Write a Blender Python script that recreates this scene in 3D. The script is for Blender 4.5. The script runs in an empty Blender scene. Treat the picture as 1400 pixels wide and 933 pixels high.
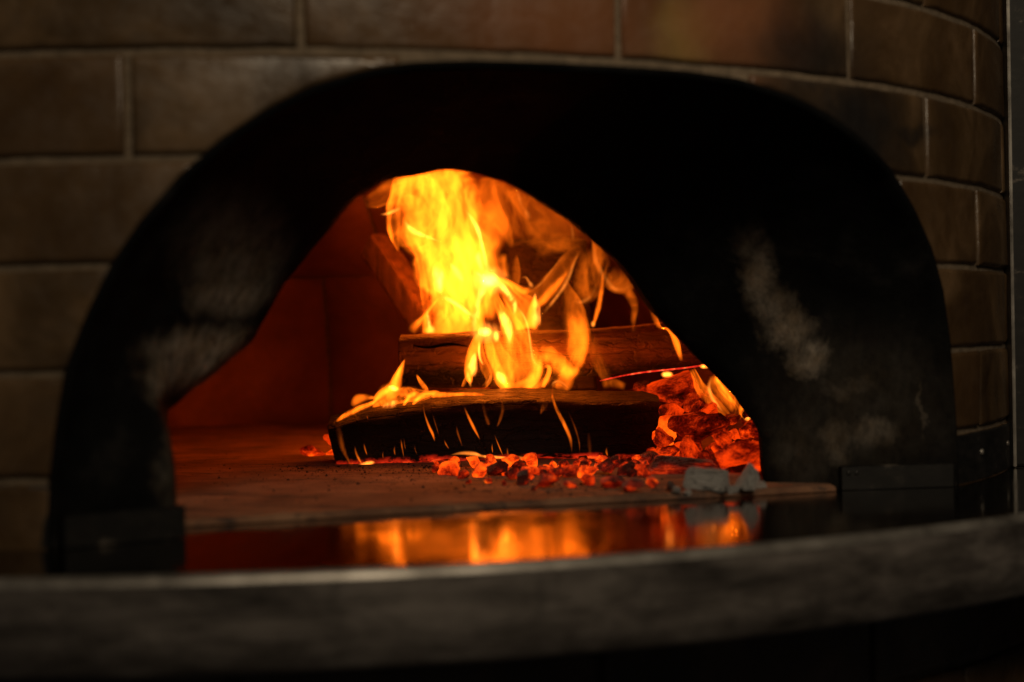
import bpy, bmesh, math, random
from mathutils import Vector, Matrix, noise
rnd = random.Random(7)
SC = bpy.context.scene
COL = SC.collection

# ------------------------------------------------------------------ camera
F, PI_, RO, CZ = 2400.0, -0.008, 0.0178, 0.1502      # focal length in photo pixels, pitch, roll, height over the ledge
cam = bpy.data.cameras.new("camera"); cam_o = bpy.data.objects.new("camera", cam); COL.objects.link(cam_o)
cam.sensor_width = 36.0; cam.lens = F / 1400 * 36
cam.clip_start = 0.02; cam.clip_end = 60
fw = Vector((0, math.cos(PI_), math.sin(PI_)))
up0 = Vector((0, -math.sin(PI_), math.cos(PI_))); rt0 = Vector((1, 0, 0))
up = up0 * math.cos(RO) + rt0 * math.sin(RO)
rt = fw.cross(up)
cam_o.matrix_world = Matrix(((rt.x, up.x, -fw.x, 0), (rt.y, up.y, -fw.y, 0), (rt.z, up.z, -fw.z, CZ), (0, 0, 0, 1)))
cam.dof.use_dof = True; cam.dof.focus_distance = 1.86; cam.dof.aperture_fstop = 3.4
SC.camera = cam_o

# ------------------------------------------------------------------ render, world, lamps
SC.render.engine = 'CYCLES'
SC.view_settings.view_transform = 'Standard'; SC.view_settings.look = 'None'
SC.view_settings.exposure = 0.0; SC.view_settings.gamma = 1.0
cy = SC.cycles
cy.use_denoising = True; cy.max_bounces = 8; cy.diffuse_bounces = 4; cy.glossy_bounces = 4
cy.transparent_max_bounces = 96; cy.volume_bounces = 0; cy.sample_clamp_indirect = 6.0
world = bpy.data.worlds.new("World"); SC.world = world; world.use_nodes = True
world.node_tree.nodes["Background"].inputs[0].default_value = (1.0, 0.92, 0.85, 1)
world.node_tree.nodes["Background"].inputs[1].default_value = 0.011

def lamp(name, kind, loc, power, color, size, aim=None, **kw):
    l = bpy.data.lights.new(name, kind); l.energy = power; l.color = color
    if kind == 'AREA': l.shape = 'RECTANGLE'; l.size, l.size_y = size
    else: l.shadow_soft_size = size
    for k, v in kw.items(): setattr(l, k, v)
    o = bpy.data.objects.new(name, l); COL.objects.link(o); o.location = loc
    if aim is not None:
        o.rotation_euler = (Vector(aim) - Vector(loc)).to_track_quat('-Z', 'Y').to_euler()
    return o
lamp("kitchen_lamp", 'AREA', (0.50, -0.35, 1.35), 2.5, (1.0, 0.80, 0.55), (0.7, 0.45), (0.24, 1.30, 0.36), spread=math.radians(66))
FIRE = (1.0, 0.150, 0.006)                           # the heart of the fire
lamp("fire_glow", 'POINT', (-0.03, 2.15, 0.255), 1.9, FIRE, 0.035)
lamp("fire_glow", 'POINT', (-0.02, 2.17, 0.095), 0.5, FIRE, 0.02)
lamp("fire_glow", 'POINT', (0.035, 1.992, 0.066), 0.45, FIRE, 0.008)
FIRE = (1.0, 0.155, 0.008)
# ------------------------------------------------------------------ helpers
def ray(px, py):
    u0, v0 = px - 700, py - 466.5
    u = u0 * math.cos(RO) - v0 * math.sin(RO); v = u0 * math.sin(RO) + v0 * math.cos(RO)
    return fw + rt0 * (u / F) - up0 * (v / F)
def P(px, py, Y):                    # photo pixel -> point at distance Y
    d = ray(px, py); return Vector((0, 0, CZ)) + d * (Y / d.y)
def G(px, py, z=0.006):              # photo pixel -> point on a level plane
    d = ray(px, py); return Vector((0, 0, CZ)) + d * ((z - CZ) / d.z)

def mk(name, verts, faces, mat, parent=None, origin=None, smooth=True, auto=None, orient=True):
    off = Vector(origin) if origin is not None else (parent.location.copy() if parent else Vector((0, 0, 0)))
    if parent and parent.parent: off = off + parent.parent.location if origin is None else off
    me = bpy.data.meshes.new(name)
    me.from_pydata([tuple(Vector(v) - off) for v in verts], [], faces)
    me.materials.append(mat)
    bm = bmesh.new(); bm.from_mesh(me)
    loose = [q for q in bm.verts if not q.link_faces]
    if loose: bmesh.ops.delete(bm, geom=loose, context='VERTS')
    if orient: bmesh.ops.recalc_face_normals(bm, faces=bm.faces)
    bm.to_mesh(me); bm.free()
    if smooth:
        me.polygons.foreach_set('use_smooth', [True] * len(me.polygons))
        if auto: me.set_sharp_from_angle(angle=math.radians(auto))
    o = bpy.data.objects.new(name, me); COL.objects.link(o)
    if parent: o.parent = parent
    elif origin is not None: o.location = off
    return o
def empty(name, loc, label, cat, group=None):
    o = bpy.data.objects.new(name, None); COL.objects.link(o); o.location = loc; o.empty_display_size = 0.03
    o['label'] = label; o['category'] = cat
    if group: o['group'] = group
    return o
def tag(o, label, cat, group=None):
    o['label'] = label; o['category'] = cat
    if group: o['group'] = group
    return o
def loft(rings, closed=True, cap0=False, cap1=False):
    n = len(rings[0]); v = [p for r in rings for p in r]; f = []
    for i in range(len(rings) - 1):
        for j in range(n if closed else n - 1):
            k = (j + 1) % n
            f.append((i*n+j, i*n+k, (i+1)*n+k, (i+1)*n+j))
    if cap0: f.append(tuple(range(n)))
    if cap1: f.append(tuple(range((len(rings)-1)*n, len(rings)*n)))
    return v, f
def smoothstep(a, b, x):
    t = max(0.0, min(1.0, (x - a) / (b - a))); return t * t * (3 - 2 * t)

# ------------------------------------------------------------------ materials
class NT:
    def __init__(self, name):
        self.m = bpy.data.materials.new(name); self.m.use_nodes = True
        self.t = self.m.node_tree; self.n = self.t.nodes; self.l = self.t.links
        self.bsdf = self.n["Principled BSDF"]; self.out = self.n["Material Output"]
    def node(self, typ, **kw):
        x = self.n.new(typ)
        for k, v in kw.items(): setattr(x, k, v)
        return x
    def set(self, sock, val):
        if hasattr(val, 'is_linked') or isinstance(val, bpy.types.NodeSocket): self.l.new(val, sock)
        elif isinstance(val, (tuple, list)) and len(val) == 3 and sock.type == 'RGBA': sock.default_value = (*val, 1)
        else: sock.default_value = val
    def coord(self, which='Object'): return self.node('ShaderNodeTexCoord').outputs[which]
    def pos(self): return self.node('ShaderNodeNewGeometry').outputs['Position']
    def mapping(self, vec, scale=(1, 1, 1), loc=(0, 0, 0)):
        m = self.node('ShaderNodeMapping'); self.l.new(vec, m.inputs['Vector'])
        m.inputs['Scale'].default_value = scale; m.inputs['Location'].default_value = loc
        return m.outputs[0]
    def noise(self, vec, scale, detail=5, rough=.6, dist=0.0, color=False):
        x = self.node('ShaderNodeTexNoise'); self.l.new(vec, x.inputs['Vector'])
        x.inputs['Scale'].default_value = scale; x.inputs['Detail'].default_value = detail
        x.inputs['Roughness'].default_value = rough; x.inputs['Distortion'].default_value = dist
        return x.outputs['Color' if color else 'Fac']
    def voronoi(self, vec, scale, feature='F1'):
        x = self.node('ShaderNodeTexVoronoi', feature=feature); self.l.new(vec, x.inputs['Vector'])
        x.inputs['Scale'].default_value = scale; return x.outputs['Distance']
    def ramp(self, fac, stops):
        r = self.node('ShaderNodeValToRGB'); self.l.new(fac, r.inputs[0]); e = r.color_ramp.elements
        while len(e) < len(stops): e.new(0.5)
        for x, (p, c) in zip(e, stops):
            x.position = p; x.color = (c, c, c, 1) if isinstance(c, (int, float)) else (*c, 1)
        return r.outputs[0]
    def math(self, op, a, b=0.0, c=None):
        x = self.node('ShaderNodeMath', operation=op); self.set(x.inputs[0], a); self.set(x.inputs[1], b)
        if c is not None: self.set(x.inputs[2], c)
        return x.outputs[0]
    def smooth(self, x, a, b, lo=0.0, hi=1.0):
        r = self.node('ShaderNodeMapRange', interpolation_type='SMOOTHSTEP'); self.set(r.inputs[0], x)
        r.inputs[1].default_value = a; r.inputs[2].default_value = b; r.inputs[3].default_value = lo; r.inputs[4].default_value = hi
        return r.outputs[0]
    def mix(self, fac, a, b, blend='MIX'):
        x = self.node('ShaderNodeMix', data_type='RGBA', blend_type=blend)
        self.set(x.inputs['Factor'], fac); self.set(x.inputs[6], a); self.set(x.inputs[7], b)
        return x.outputs[2]
    def sep(self, vec):
        x = self.node('ShaderNodeSeparateXYZ'); self.l.new(vec, x.inputs[0]); return x.outputs
    def vadd(self, a, b, scale):
        s = self.node('ShaderNodeVectorMath', operation='MULTIPLY_ADD')
        self.l.new(b, s.inputs[0]); s.inputs[1].default_value = (scale,) * 3; self.l.new(a, s.inputs[2]); return s.outputs[0]
    def bump(self, h, strength=.3, dist=.002):
        b = self.node('ShaderNodeBump'); self.l.new(h, b.inputs['Height'])
        b.inputs['Strength'].default_value = strength; b.inputs['Distance'].default_value = dist
        self.l.new(b.outputs[0], self.bsdf.inputs['Normal'])
    def spots(self, pos, items):
        """patches of wear or painted ember light with a shape of their own: (point, radii, weight), edges broken up by the distorted position"""
        tot = None
        for (c, r, w) in items:
            v = self.node('ShaderNodeVectorMath', operation='SUBTRACT'); self.l.new(pos, v.inputs[0]); v.inputs[1].default_value = c
            s = self.node('ShaderNodeVectorMath', operation='DIVIDE'); self.l.new(v.outputs[0], s.inputs[0]); s.inputs[1].default_value = r
            ln = self.node('ShaderNodeVectorMath', operation='LENGTH'); self.l.new(s.outputs[0], ln.inputs[0])
            f = self.smooth(ln.outputs['Value'], 1.35, 0.2, 0.0, w)
            tot = f if tot is None else self.math('MAXIMUM', tot, f)
        return tot
    def base(self, color, rough=.6, metal=0.0, spec=None):
        self.set(self.bsdf.inputs['Base Color'], color); self.set(self.bsdf.inputs['Roughness'], rough)
        self.set(self.bsdf.inputs['Metallic'], metal)
        if spec is not None: self.set(self.bsdf.inputs['Specular IOR Level'], spec)
    def emit(self, color, strength):
        self.set(self.bsdf.inputs['Emission Color'], color); self.set(self.bsdf.inputs['Emission Strength'], strength)

def mat_brick():
    k = NT("glazed_brown_brick"); o = k.coord(); p = k.pos()
    n1 = k.noise(p, 9, 6, .62, .6); n2 = k.noise(p, 60, 5, .65); n3 = k.noise(p, 3.2, 3)
    c = k.ramp(n1, [(.30, (.026, .0150, .0065)), (.5, (.078, .047, .0215)), (.68, (.175, .108, .054))])
    rnd_ = k.node('ShaderNodeObjectInfo').outputs['Random']
    c = k.mix(k.math('MULTIPLY', rnd_, .40), c, (.100, .050, .020))
    c = k.mix(k.smooth(n3, .52, .68, 0, .4), c, (.155, .112, .076))
    pd = k.vadd(p, k.noise(p, 22, 5, .6, 0, True), .05)
    st = k.spots(pd, [(tuple(P(*q[:2], q[2]) + Vector((.025, .025, .025))), r, w) for q, r, w in
        [((1165, 175, 1.46), (.085, .10, .045), .95), ((1105, 85, 1.42), (.070, .12, .055), .80), ((1245, 180, 1.52), (.045, .05, .012), .8)]])
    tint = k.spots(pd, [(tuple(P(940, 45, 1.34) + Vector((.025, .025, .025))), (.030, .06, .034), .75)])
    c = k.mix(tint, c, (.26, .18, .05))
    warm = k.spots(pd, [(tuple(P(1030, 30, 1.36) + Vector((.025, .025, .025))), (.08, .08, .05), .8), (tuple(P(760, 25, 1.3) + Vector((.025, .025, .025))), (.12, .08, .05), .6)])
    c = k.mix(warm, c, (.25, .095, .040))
    c = k.mix(st, c, (.012, .011, .011))
    k.base(c, k.smooth(n2, .3, .7, .24, .50))
    k.bump(k.math('ADD', k.math('MULTIPLY', n1, 1.0), k.math('MULTIPLY', n2, .35)), .55, .004)
    return k.m
def mat_mortar():
    k = NT("dark_mortar"); p = k.pos(); n = k.noise(p, 90, 6, .7)
    k.base(k.ramp(n, [(.3, (.09, .065, .04)), (.7, (.22, .165, .11))]), .9); k.bump(n, .8, .002); return k.m
def mat_soot():
    k = NT("sooty_cast_iron"); p = k.pos(); ns = k.noise(p, 30, 7, .7, 0.4, True)
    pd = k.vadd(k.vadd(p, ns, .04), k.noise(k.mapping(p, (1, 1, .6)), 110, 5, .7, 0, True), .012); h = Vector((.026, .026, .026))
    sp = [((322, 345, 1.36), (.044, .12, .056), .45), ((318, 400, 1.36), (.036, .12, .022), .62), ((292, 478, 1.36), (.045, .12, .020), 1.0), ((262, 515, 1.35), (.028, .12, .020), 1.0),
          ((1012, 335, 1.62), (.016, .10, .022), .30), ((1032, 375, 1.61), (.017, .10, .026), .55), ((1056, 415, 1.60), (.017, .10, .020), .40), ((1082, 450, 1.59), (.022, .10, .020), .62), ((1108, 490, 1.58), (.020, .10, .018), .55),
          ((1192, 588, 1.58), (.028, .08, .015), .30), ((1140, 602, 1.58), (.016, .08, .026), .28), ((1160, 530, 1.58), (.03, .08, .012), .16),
          ((1088, 612, 1.62), (.036, .10, .046), .13), ((1175, 560, 1.58), (.10, .12, .075), .07), ((1262, 560, 1.57), (.003, .06, .03), .22), ((232, 620, 1.27), (.012, .06, .05), .22)]  # first spot here: ember light on the jamb reveal, painted in as brown
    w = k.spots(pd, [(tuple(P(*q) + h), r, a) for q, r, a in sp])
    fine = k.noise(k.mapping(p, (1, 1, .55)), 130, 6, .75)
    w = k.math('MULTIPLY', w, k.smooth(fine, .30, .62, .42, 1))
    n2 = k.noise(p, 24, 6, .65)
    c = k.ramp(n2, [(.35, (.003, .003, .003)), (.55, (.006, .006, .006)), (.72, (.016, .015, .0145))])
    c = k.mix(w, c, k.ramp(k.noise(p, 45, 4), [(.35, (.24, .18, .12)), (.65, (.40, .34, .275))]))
    k.base(c, k.smooth(n2, .3, .7, .8, 1.0), 0, .04)
    k.bump(k.math('ADD', fine, k.math('MULTIPLY', n2, 2.0)), .5, .0025); return k.m
def mat_plate():
    k = NT("dark_steel_plate"); p = k.pos(); n = k.noise(k.mapping(p, (1, 1, 3)), 40, 6, .65); n2 = k.noise(p, 14, 4)
    c = k.ramp(n, [(.35, (.012, .0115, .0115)), (.62, (.028, .026, .025)), (.80, (.10, .088, .075))])
    k.base(c, k.smooth(n2, .3, .7, .38, .62), .35); k.bump(n, .25, .001); return k.m
def mat_worn_plate():
    k = NT("scuffed_steel_plate"); p = k.pos(); n = k.noise(k.mapping(p, (1, 1, 2)), 34, 6, .7)
    c = k.ramp(n, [(.46, (.004, .0038, .0036)), (.60, (.010, .009, .008)), (.69, (.12, .10, .08))])
    k.base(c, .55, .2); k.bump(n, .3, .001); return k.m
def mat_ledge_top():
    k = NT("polished_dark_steel"); p = k.pos(); n = k.noise(k.mapping(p, (1.0, .25, 1)), 26, 5, .6); n2 = k.noise(p, 150, 3)
    k.base((.10, .088, .078), k.math('ADD', k.smooth(n, .35, .7, .07, .17), k.math('MULTIPLY', n2, .02)), 1.0)
    k.bump(k.noise(p, 7, 2), .05, .004); return k.m
def mat_ledge_edge():
    k = NT("weathered_steel_edge"); p = k.pos()
    n = k.noise(k.mapping(p, (.55, .55, 2.6)), 22, 7, .70, .4); n2 = k.noise(p, 70, 5, .7); n3 = k.noise(k.mapping(p, (1, 1, .25)), 30, 4)
    c = k.ramp(n, [(.32, (.022, .018, .0155)), (.5, (.088, .076, .068)), (.68, (.19, .168, .152))])
    c = k.mix(k.smooth(n3, .55, .72, 0, .6), c, (.032, .028, .025))
    c = k.mix(k.smooth(n2, .6, .75, 0, .4), c, (.14, .12, .10))
    k.base(c, k.smooth(n2, .3, .7, .42, .7), .25); k.bump(n2, .3, .0015); return k.m
def mat_rim():
    k = NT("bright_worn_rim"); p = k.pos(); n = k.noise(p, 26, 6, .7)
    k.base(k.ramp(n, [(.3, (.10, .09, .08)), (.55, (.30, .28, .25)), (.75, (.50, .47, .43))]), .42, .6); k.bump(n, .2, .001); return k.m
def mat_floor():
    k = NT("baked_stone_floor"); p = k.pos(); n = k.noise(p, 11, 7, .66, .4); n2 = k.noise(p, 120, 5, .75); n3 = k.noise(k.mapping(p, (.5, 1.6, 1)), 34, 6, .7)
    c = k.ramp(n, [(.30, (.085, .038, .021)), (.52, (.22, .105, .055)), (.72, (.36, .19, .105))])
    c = k.mix(k.smooth(n3, .50, .64, 0, .85), c, (.04, .028, .024))
    c = k.mix(k.smooth(n2, .58, .72, 0, .6), c, (.06, .045, .04))
    k.base(c, .82); k.bump(k.math('ADD', n2, n3), .6, .002); return k.m
def mat_dome():
    k = NT("fired_refractory"); p = k.pos(); n = k.noise(p, 7, 6, .6, .3); n2 = k.noise(p, 80, 5, .7)
    c = k.ramp(n, [(.3, (.10, .038, .024)), (.55, (.22, .088, .05)), (.75, (.32, .14, .085))])
    k.base(c, .88); k.bump(n2, .4, .002); return k.m
def mat_char(glow=None, wood=(.07, .035, .02), name="charred_wood", crack=.5, grain=(1, 12, 12)):
    k = NT(name); o = k.coord(); p = k.pos()
    g = k.noise(k.mapping(o, grain), 9, 7, .7, .3); n = k.noise(o, 22, 5, .6); f = k.noise(o, 160, 4, .7)
    c = k.ramp(g, [(.30, tuple(x * .18 for x in wood)), (.52, tuple(x * .7 for x in wood)), (.70, wood)])
    vo = k.voronoi(k.vadd(k.mapping(o, (.30, 1.5, 1.5)), k.noise(o, 34, 4, .65, 0, True), .022), 58, 'DISTANCE_TO_EDGE')
    k.base(c, k.smooth(n, .3, .7, .42, .75), 0, .5)
    k.bump(k.math('ADD', k.math('MULTIPLY', k.smooth(vo, 0, .10, 0, 1), crack), k.math('ADD', k.math('MULTIPLY', g, 1.6), k.math('MULTIPLY', f, .5))), 1.0, .005)
    return k
def mat_ember(name, lo, hi, gain, ash, vary=.24, top=.14):
    k = NT(name); o = k.coord(); geo = k.node('ShaderNodeNewGeometry'); rn = k.node('ShaderNodeObjectInfo').outputs['Random']
    off = k.node('ShaderNodeCombineXYZ')
    for i in range(3): k.l.new(rn, off.inputs[i])
    v = k.vadd(o, off.outputs[0], 40.0)
    n = k.noise(v, .9, 3, .5); f = k.noise(v, 8, 8, .75); g = k.noise(k.mapping(v, (.5, 2.2, 2.2)), 2.2, 6, .65)
    up_ = k.sep(geo.outputs['Normal'])[2]
    heat = k.math('ADD', n, k.math('MULTIPLY', k.math('SUBTRACT', rn, .5), vary))
    heat = k.math('ADD', heat, k.math('MULTIPLY', k.math('SUBTRACT', f, .5), .62))
    heat = k.math('ADD', heat, k.math('MULTIPLY', k.math('SUBTRACT', g, .5), .42))
    a = k.math('MULTIPLY', k.smooth(up_, -.2, .7, .12, 1), k.smooth(f, .42, .56, .05, 1.0))
    a = k.math('MULTIPLY', a, ash)
    col = k.ramp(heat, [(lo, (.012, .0004, 0)), (lo + (hi-lo)*.33, (.12, .003, .0002)), (lo + (hi-lo)*.66, (.55, .020 + top * .06, .001)), (hi, (1.0, top, top * .03))])
    k.base(k.mix(a, (.02, .016, .014), k.ramp(f, [(.3, (.20, .175, .155)), (.7, (.55, .51, .47))])), .9, 0, .1)
    k.emit(col, k.math('MULTIPLY', k.math('SUBTRACT', 1.0, a), gain))
    k.bump(k.math('ADD', k.math('MULTIPLY', g, 1.2), f), 1.0, .12)
    return k.m
def mat_flame(name, color, s, amount, fine=1.0):
    """glowing gas: thin volume whose soot is drawn out into torn rising strands"""
    k = NT(name); k.n.remove(k.bsdf); p = k.pos()
    w = k.vadd(p, k.noise(k.mapping(p, (1, 1, .55)), 13, 2, .5, 0, True), .085)
    a = k.noise(k.mapping(w, (1, 1, .30)), 34 * fine, 2, .5); b = k.noise(k.mapping(w, (1, 1, .38), (3.1, 1.7, .4)), 78 * fine, 2, .5)
    r = k.math('ABSOLUTE', k.math('SUBTRACT', a, .5)); r = k.smooth(r, .0, .16, 1.0, 0.0)
    r2 = k.math('ABSOLUTE', k.math('SUBTRACT', b, .5)); r2 = k.smooth(r2, .0, .12, 1.0, 0.0)
    m = k.math('ADD', k.math('MULTIPLY', r, 1.15), k.math('MULTIPLY', r2, .55)); m = k.math('ADD', m, k.smooth(a, .42, .64, .10, .75))
    m = k.math('ADD', k.math('MULTIPLY', m, amount), 1.0 - amount)
    e = k.node('ShaderNodeEmission'); e.inputs[0].default_value = (*color, 1); k.set(e.inputs[1], k.math('MULTIPLY', m, s))
    k.l.new(e.outputs[0], k.out.inputs['Volume']); return k.m

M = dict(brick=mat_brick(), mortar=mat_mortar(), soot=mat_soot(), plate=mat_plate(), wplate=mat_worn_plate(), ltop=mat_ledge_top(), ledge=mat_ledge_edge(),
         rim=mat_rim(), floor=mat_floor(), dome=mat_dome())
FS, HS = 400.0, 4000.0
M['flame'] = mat_flame("flame", (1.0, .150, .0045), FS, .85)
M['wisp'] = mat_flame("loose_flame", (1.0, .150, .0045), FS, 1.0, 1.5)
M['hot'] = mat_flame("white_hot_flame", (1.0, .23, .022), HS, .85, 1.3)

# ------------------------------------------------------------------ oven geometry
CX, CY, R = -0.2883, 2.0724, 0.8449
SM = 0.3819; TH = SM / R - math.pi / 2
AX = Vector((math.cos(TH), math.sin(TH), 0)); TX = Vector((-AX.y, AX.x, 0)); CC = Vector((CX, CY, 0))
def cylp(s, z, r=R): t = s / R - math.pi / 2; return Vector((CX + r * math.cos(t), CY + r * math.sin(t), z))
def NW(n, w, z): return CC + AX * n + TX * w + Vector((0, 0, z))
ARCH = [(-.034, -.002), (-.031, .052), (-.026, .088), (-.019, .124), (-.005, .159), (.013, .195), (.034, .225), (.063, .258), (.091, .281), (.122, .302), (.153, .318), (.189, .329),
        (.221, .335), (.264, .3375), (.333, .338), (.394, .338), (.446, .3375), (.497, .3345), (.552, .325), (.595, .313), (.638, .296), (.681, .273), (.717, .243), (.749, .209), (.770, .174), (.784, .128), (.791, .082), (.796, .043), (.798, -.002)]
def arch_z(s):
    if s <= ARCH[0][0] or s >= ARCH[-1][0]: return -1.0
    for (a, za), (b, zb) in zip(ARCH, ARCH[1:]):
        if a <= s <= b: return za + (zb - za) * (s - a) / max(1e-6, b - a)
    return -1.0
_oa = []
for _j, _p in enumerate(ARCH):
    _a, _b = ARCH[max(0, _j-1)], ARCH[min(len(ARCH)-1, _j+1)]; _t = Vector((_b[0]-_a[0], _b[1]-_a[1])).normalized()
    _oa.append((_p[0] - _t.y * .0048, max(-.002, _p[1] + _t.x * .0048)))
def arch_zb(s):
    if s <= _oa[0][0] or s >= _oa[-1][0]: return -1.0
    for (a, za), (b, zb) in zip(_oa, _oa[1:]):
        if a <= s <= b: return za + (zb - za) * (s - a) / max(1e-6, b - a)
    return -1.0
def columns(s0, s1, step=.012):
    xs = {round(s0, 5), round(s1, 5)}
    n = max(1, int((s1 - s0) / step))
    for i in range(n + 1): xs.add(round(s0 + (s1 - s0) * i / n, 5))
    for s, z in ARCH + _oa:
        for e in (0, 1e-4 if s in (ARCH[0][0], ARCH[-1][0]) else 0):
            if s0 < s < s1: xs.add(round(s + (e if s > SM else -e), 5))
    return sorted(xs)
def strip(s0, s1, z0, z1, ins, use_arch=True):
    """upper and lower outline of the rectangle minus the mouth, drawn in by ins"""
    up_, lo_ = [], []
    for s in columns(s0 + ins, s1 - ins):
        if use_arch:
            a = max(arch_z(s - ins), arch_z(s), arch_z(s + ins))
            lo = max(z0 + ins, a + ins if a > z0 - ins else z0 + ins)
        else: lo = z0 + ins
        if lo >= z1 - ins - 1e-4: lo = None
        up_.append((s, z1 - ins)); lo_.append(None if lo is None else (s, lo))
    return up_, lo_
def curved_block(name, s0, s1, z0, z1, mat, parent, r0, r1, bev=.0040, use_arch=True, jitter=0.0, cyl=cylp):
    cols = columns(s0 + bev, s1 - bev) if use_arch else [s0 + bev + (s1 - s0 - 2 * bev) * i / 14 for i in range(15)]
    good = []
    for s in cols:
        a = arch_zb(s) if use_arch else -1
        lo = max(z0, a)
        if z1 - lo > .006: good.append((s, lo))
    if len(good) < 2: return None
    runs = [[good[0]]]
    step = max(b - a for a, b in zip(cols, cols[1:])) * 1.5
    for g in good[1:]:
        if g[0] - runs[-1][-1][0] > step: runs.append([])
        runs[-1].append(g)
    run = max(runs, key=len)
    if len(run) < 2: return None
    sc, sw = (run[0][0] + run[-1][0]) / 2, max(1e-4, (run[-1][0] - run[0][0]) / 2)
    jt = [rnd.uniform(-1, 1) * jitter for _ in range(3)]
    rings = []
    for q, rr in ((1.0, r0), (1.0, r1 - bev * .75), (.62, r1 - bev * .22), (.18, r1 - bev * .03), (0.0, r1)):
        e = bev * (1 - q)                       # inset
        top, bot = [], []
        for s, lo in run:
            hgt = z1 - lo; ee = min(e, hgt * .3)
            ss = sc + (s - sc) * (sw + bev - e) / sw
            wob = noise.noise(Vector((ss * 30, z1 * 40, jt[0] * 500))) * .0011
            wob2 = noise.noise(Vector((ss * 30, lo * 40, 9 + jt[0] * 500))) * .0011
            dr = jt[0] + jt[1] * (ss - sc) / sw
            top.append(cyl(ss, z1 - ee + wob, rr + dr + jt[2])); bot.append(cyl(ss, lo + ee + wob2, rr + dr - jt[2]))
        rings.append(top + bot[::-1])
    v, f = loft(rings, True)
    n = len(run); b0 = 4 * 2 * n
    for i in range(n - 1): f.append((b0 + i, b0 + i + 1, b0 + 2*n - 2 - i, b0 + 2*n - 1 - i))
    return mk(name, v, f, mat, parent, smooth=True, auto=50)

oven = empty("pizza_oven", (CX, CY, 0), "round wood-fired pizza oven of brown brick with a black arched mouth", "oven")
# mortar bed behind the bricks, cut round the mouth
cols = columns(-1.15, 1.07, .02); zt = .70
v, f = [], []
for s in cols:
    lo = max(0.0, arch_z(s))
    for z in (lo, lo + (zt - lo) * .5, zt): v.append(cylp(s, z, R - .0040))
for i in range(len(cols) - 1):
    for j in range(2): f.append((i*3+j, (i+1)*3+j, (i+1)*3+j+1, i*3+j+1))
facade = mk("facade_wall", v, f, M['mortar'], oven)
CO, L, S0, JT = .075, .2427, .1439, .0052
for row in range(9):
    ztop = .3478 + CO * 4 - CO * row
    if ztop > .66: continue
    odd = row % 2 == 0
    for i in range(-7, 6):
        s0 = S0 + L * (i + (.5 if odd else 0)); s1 = s0 + L
        s1 = min(s1, 1.028)
        if s1 - s0 < .03 or s0 < -1.15: continue
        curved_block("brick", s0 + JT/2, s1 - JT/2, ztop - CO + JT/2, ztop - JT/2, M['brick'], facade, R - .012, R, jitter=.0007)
ZK = .0478
for side, (a, b) in (("l", (-1.15, -.0345)), ("r", (.7985, 1.028))):
    pl = curved_block("kick_plate", a, b, .0002, ZK - .003, M['plate'], oven, R - .012, R + .001, bev=.0015, use_arch=False)
    for s in ((-.20, -.4) if side == "l" else (.868, .985)):
        c = cylp(s, .026, R + .001); nn = (c - Vector((CX, CY, .026))).normalized(); tt = Vector((-nn.y, nn.x, 0))
        rings = [[c + nn * h + (tt * math.cos(q) + Vector((0, 0, 1)) * math.sin(q)) * rr for q in [k * math.tau / 12 for k in range(12)]] for h, rr in ((-.001, .0032), (.001, .003), (.002, .0018))]
        vv, ff = loft(rings, True, False, True)
        mk("rivet", vv, ff, M['rim'], pl)

# ---- mouth: a black funnel from the brick face to the inner opening
INN = [(-.283, 0.0), (-.283, .042), (-.279, .088), (-.260, .103), (-.238, .117), (-.205, .146), (-.180, .188), (-.154, .219), (-.114, .261), (-.086, .277), (-.038, .2865), (-.005, .2855),
       (.032, .277), (.090, .246), (.141, .206), (.179, .159), (.225, .115), (.265, .079), (.289, .047), (.291, .02), (.292, 0.0)]
def resample(pts, n):
    d = [0]
    for a, b in zip(pts, pts[1:]): d.append(d[-1] + (Vector(b) - Vector(a)).length)
    out = []
    for i in range(n):
        t = d[-1] * i / (n - 1); k = 0
        while k < len(d) - 2 and d[k+1] < t: k += 1
        u = (t - d[k]) / max(1e-9, d[k+1] - d[k]); out.append(Vector(pts[k]).lerp(Vector(pts[k+1]), u))
    return out
def arc_param(pts, n):
    """resample with the springing heights matched"""
    return resample(pts, n)
NP = 121
oo = resample([(p[0], max(0.0005, p[1])) for p in ARCH], NP); ii = resample([(p[0], max(.0005, p[1])) for p in INN], NP)
ring_out = [cylp(s, z, R - .0005) for s, z in oo]
def outward(pts, e):
    out = []
    for j, p in enumerate(pts):
        a, b = pts[max(0, j-1)], pts[min(len(pts)-1, j+1)]; t = (b - a).normalized(); q = p + Vector((-t.y, t.x)) * e
        out.append(Vector((q.x, max(.0007, q.y))))
    return out
ring_a = [cylp(s, z, R - .009) for s, z in outward(oo, .0062)]
ring_b = [cylp(s, z, R + .0012) for s, z in outward(oo, .0058)]
ring_c = [cylp(s, z, R + .0018) for s, z in outward(oo, .003)]
ring_lip = [cylp(s, z, R - .011) for s, z in oo]
def kr(w, z): return (1 - smoothstep(.02, .11, z)) if w > 0 else 0.0
ring_in = [NW(.60 + .058 * kr(w, z), w - .040 * kr(w, z), z) for w, z in ii]
ring_back = [NW(.575, w * 1.045, z * 1.02) for w, z in ii]
rings = [ring_a, ring_b, ring_c, ring_out, ring_lip]
NS = 12
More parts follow.
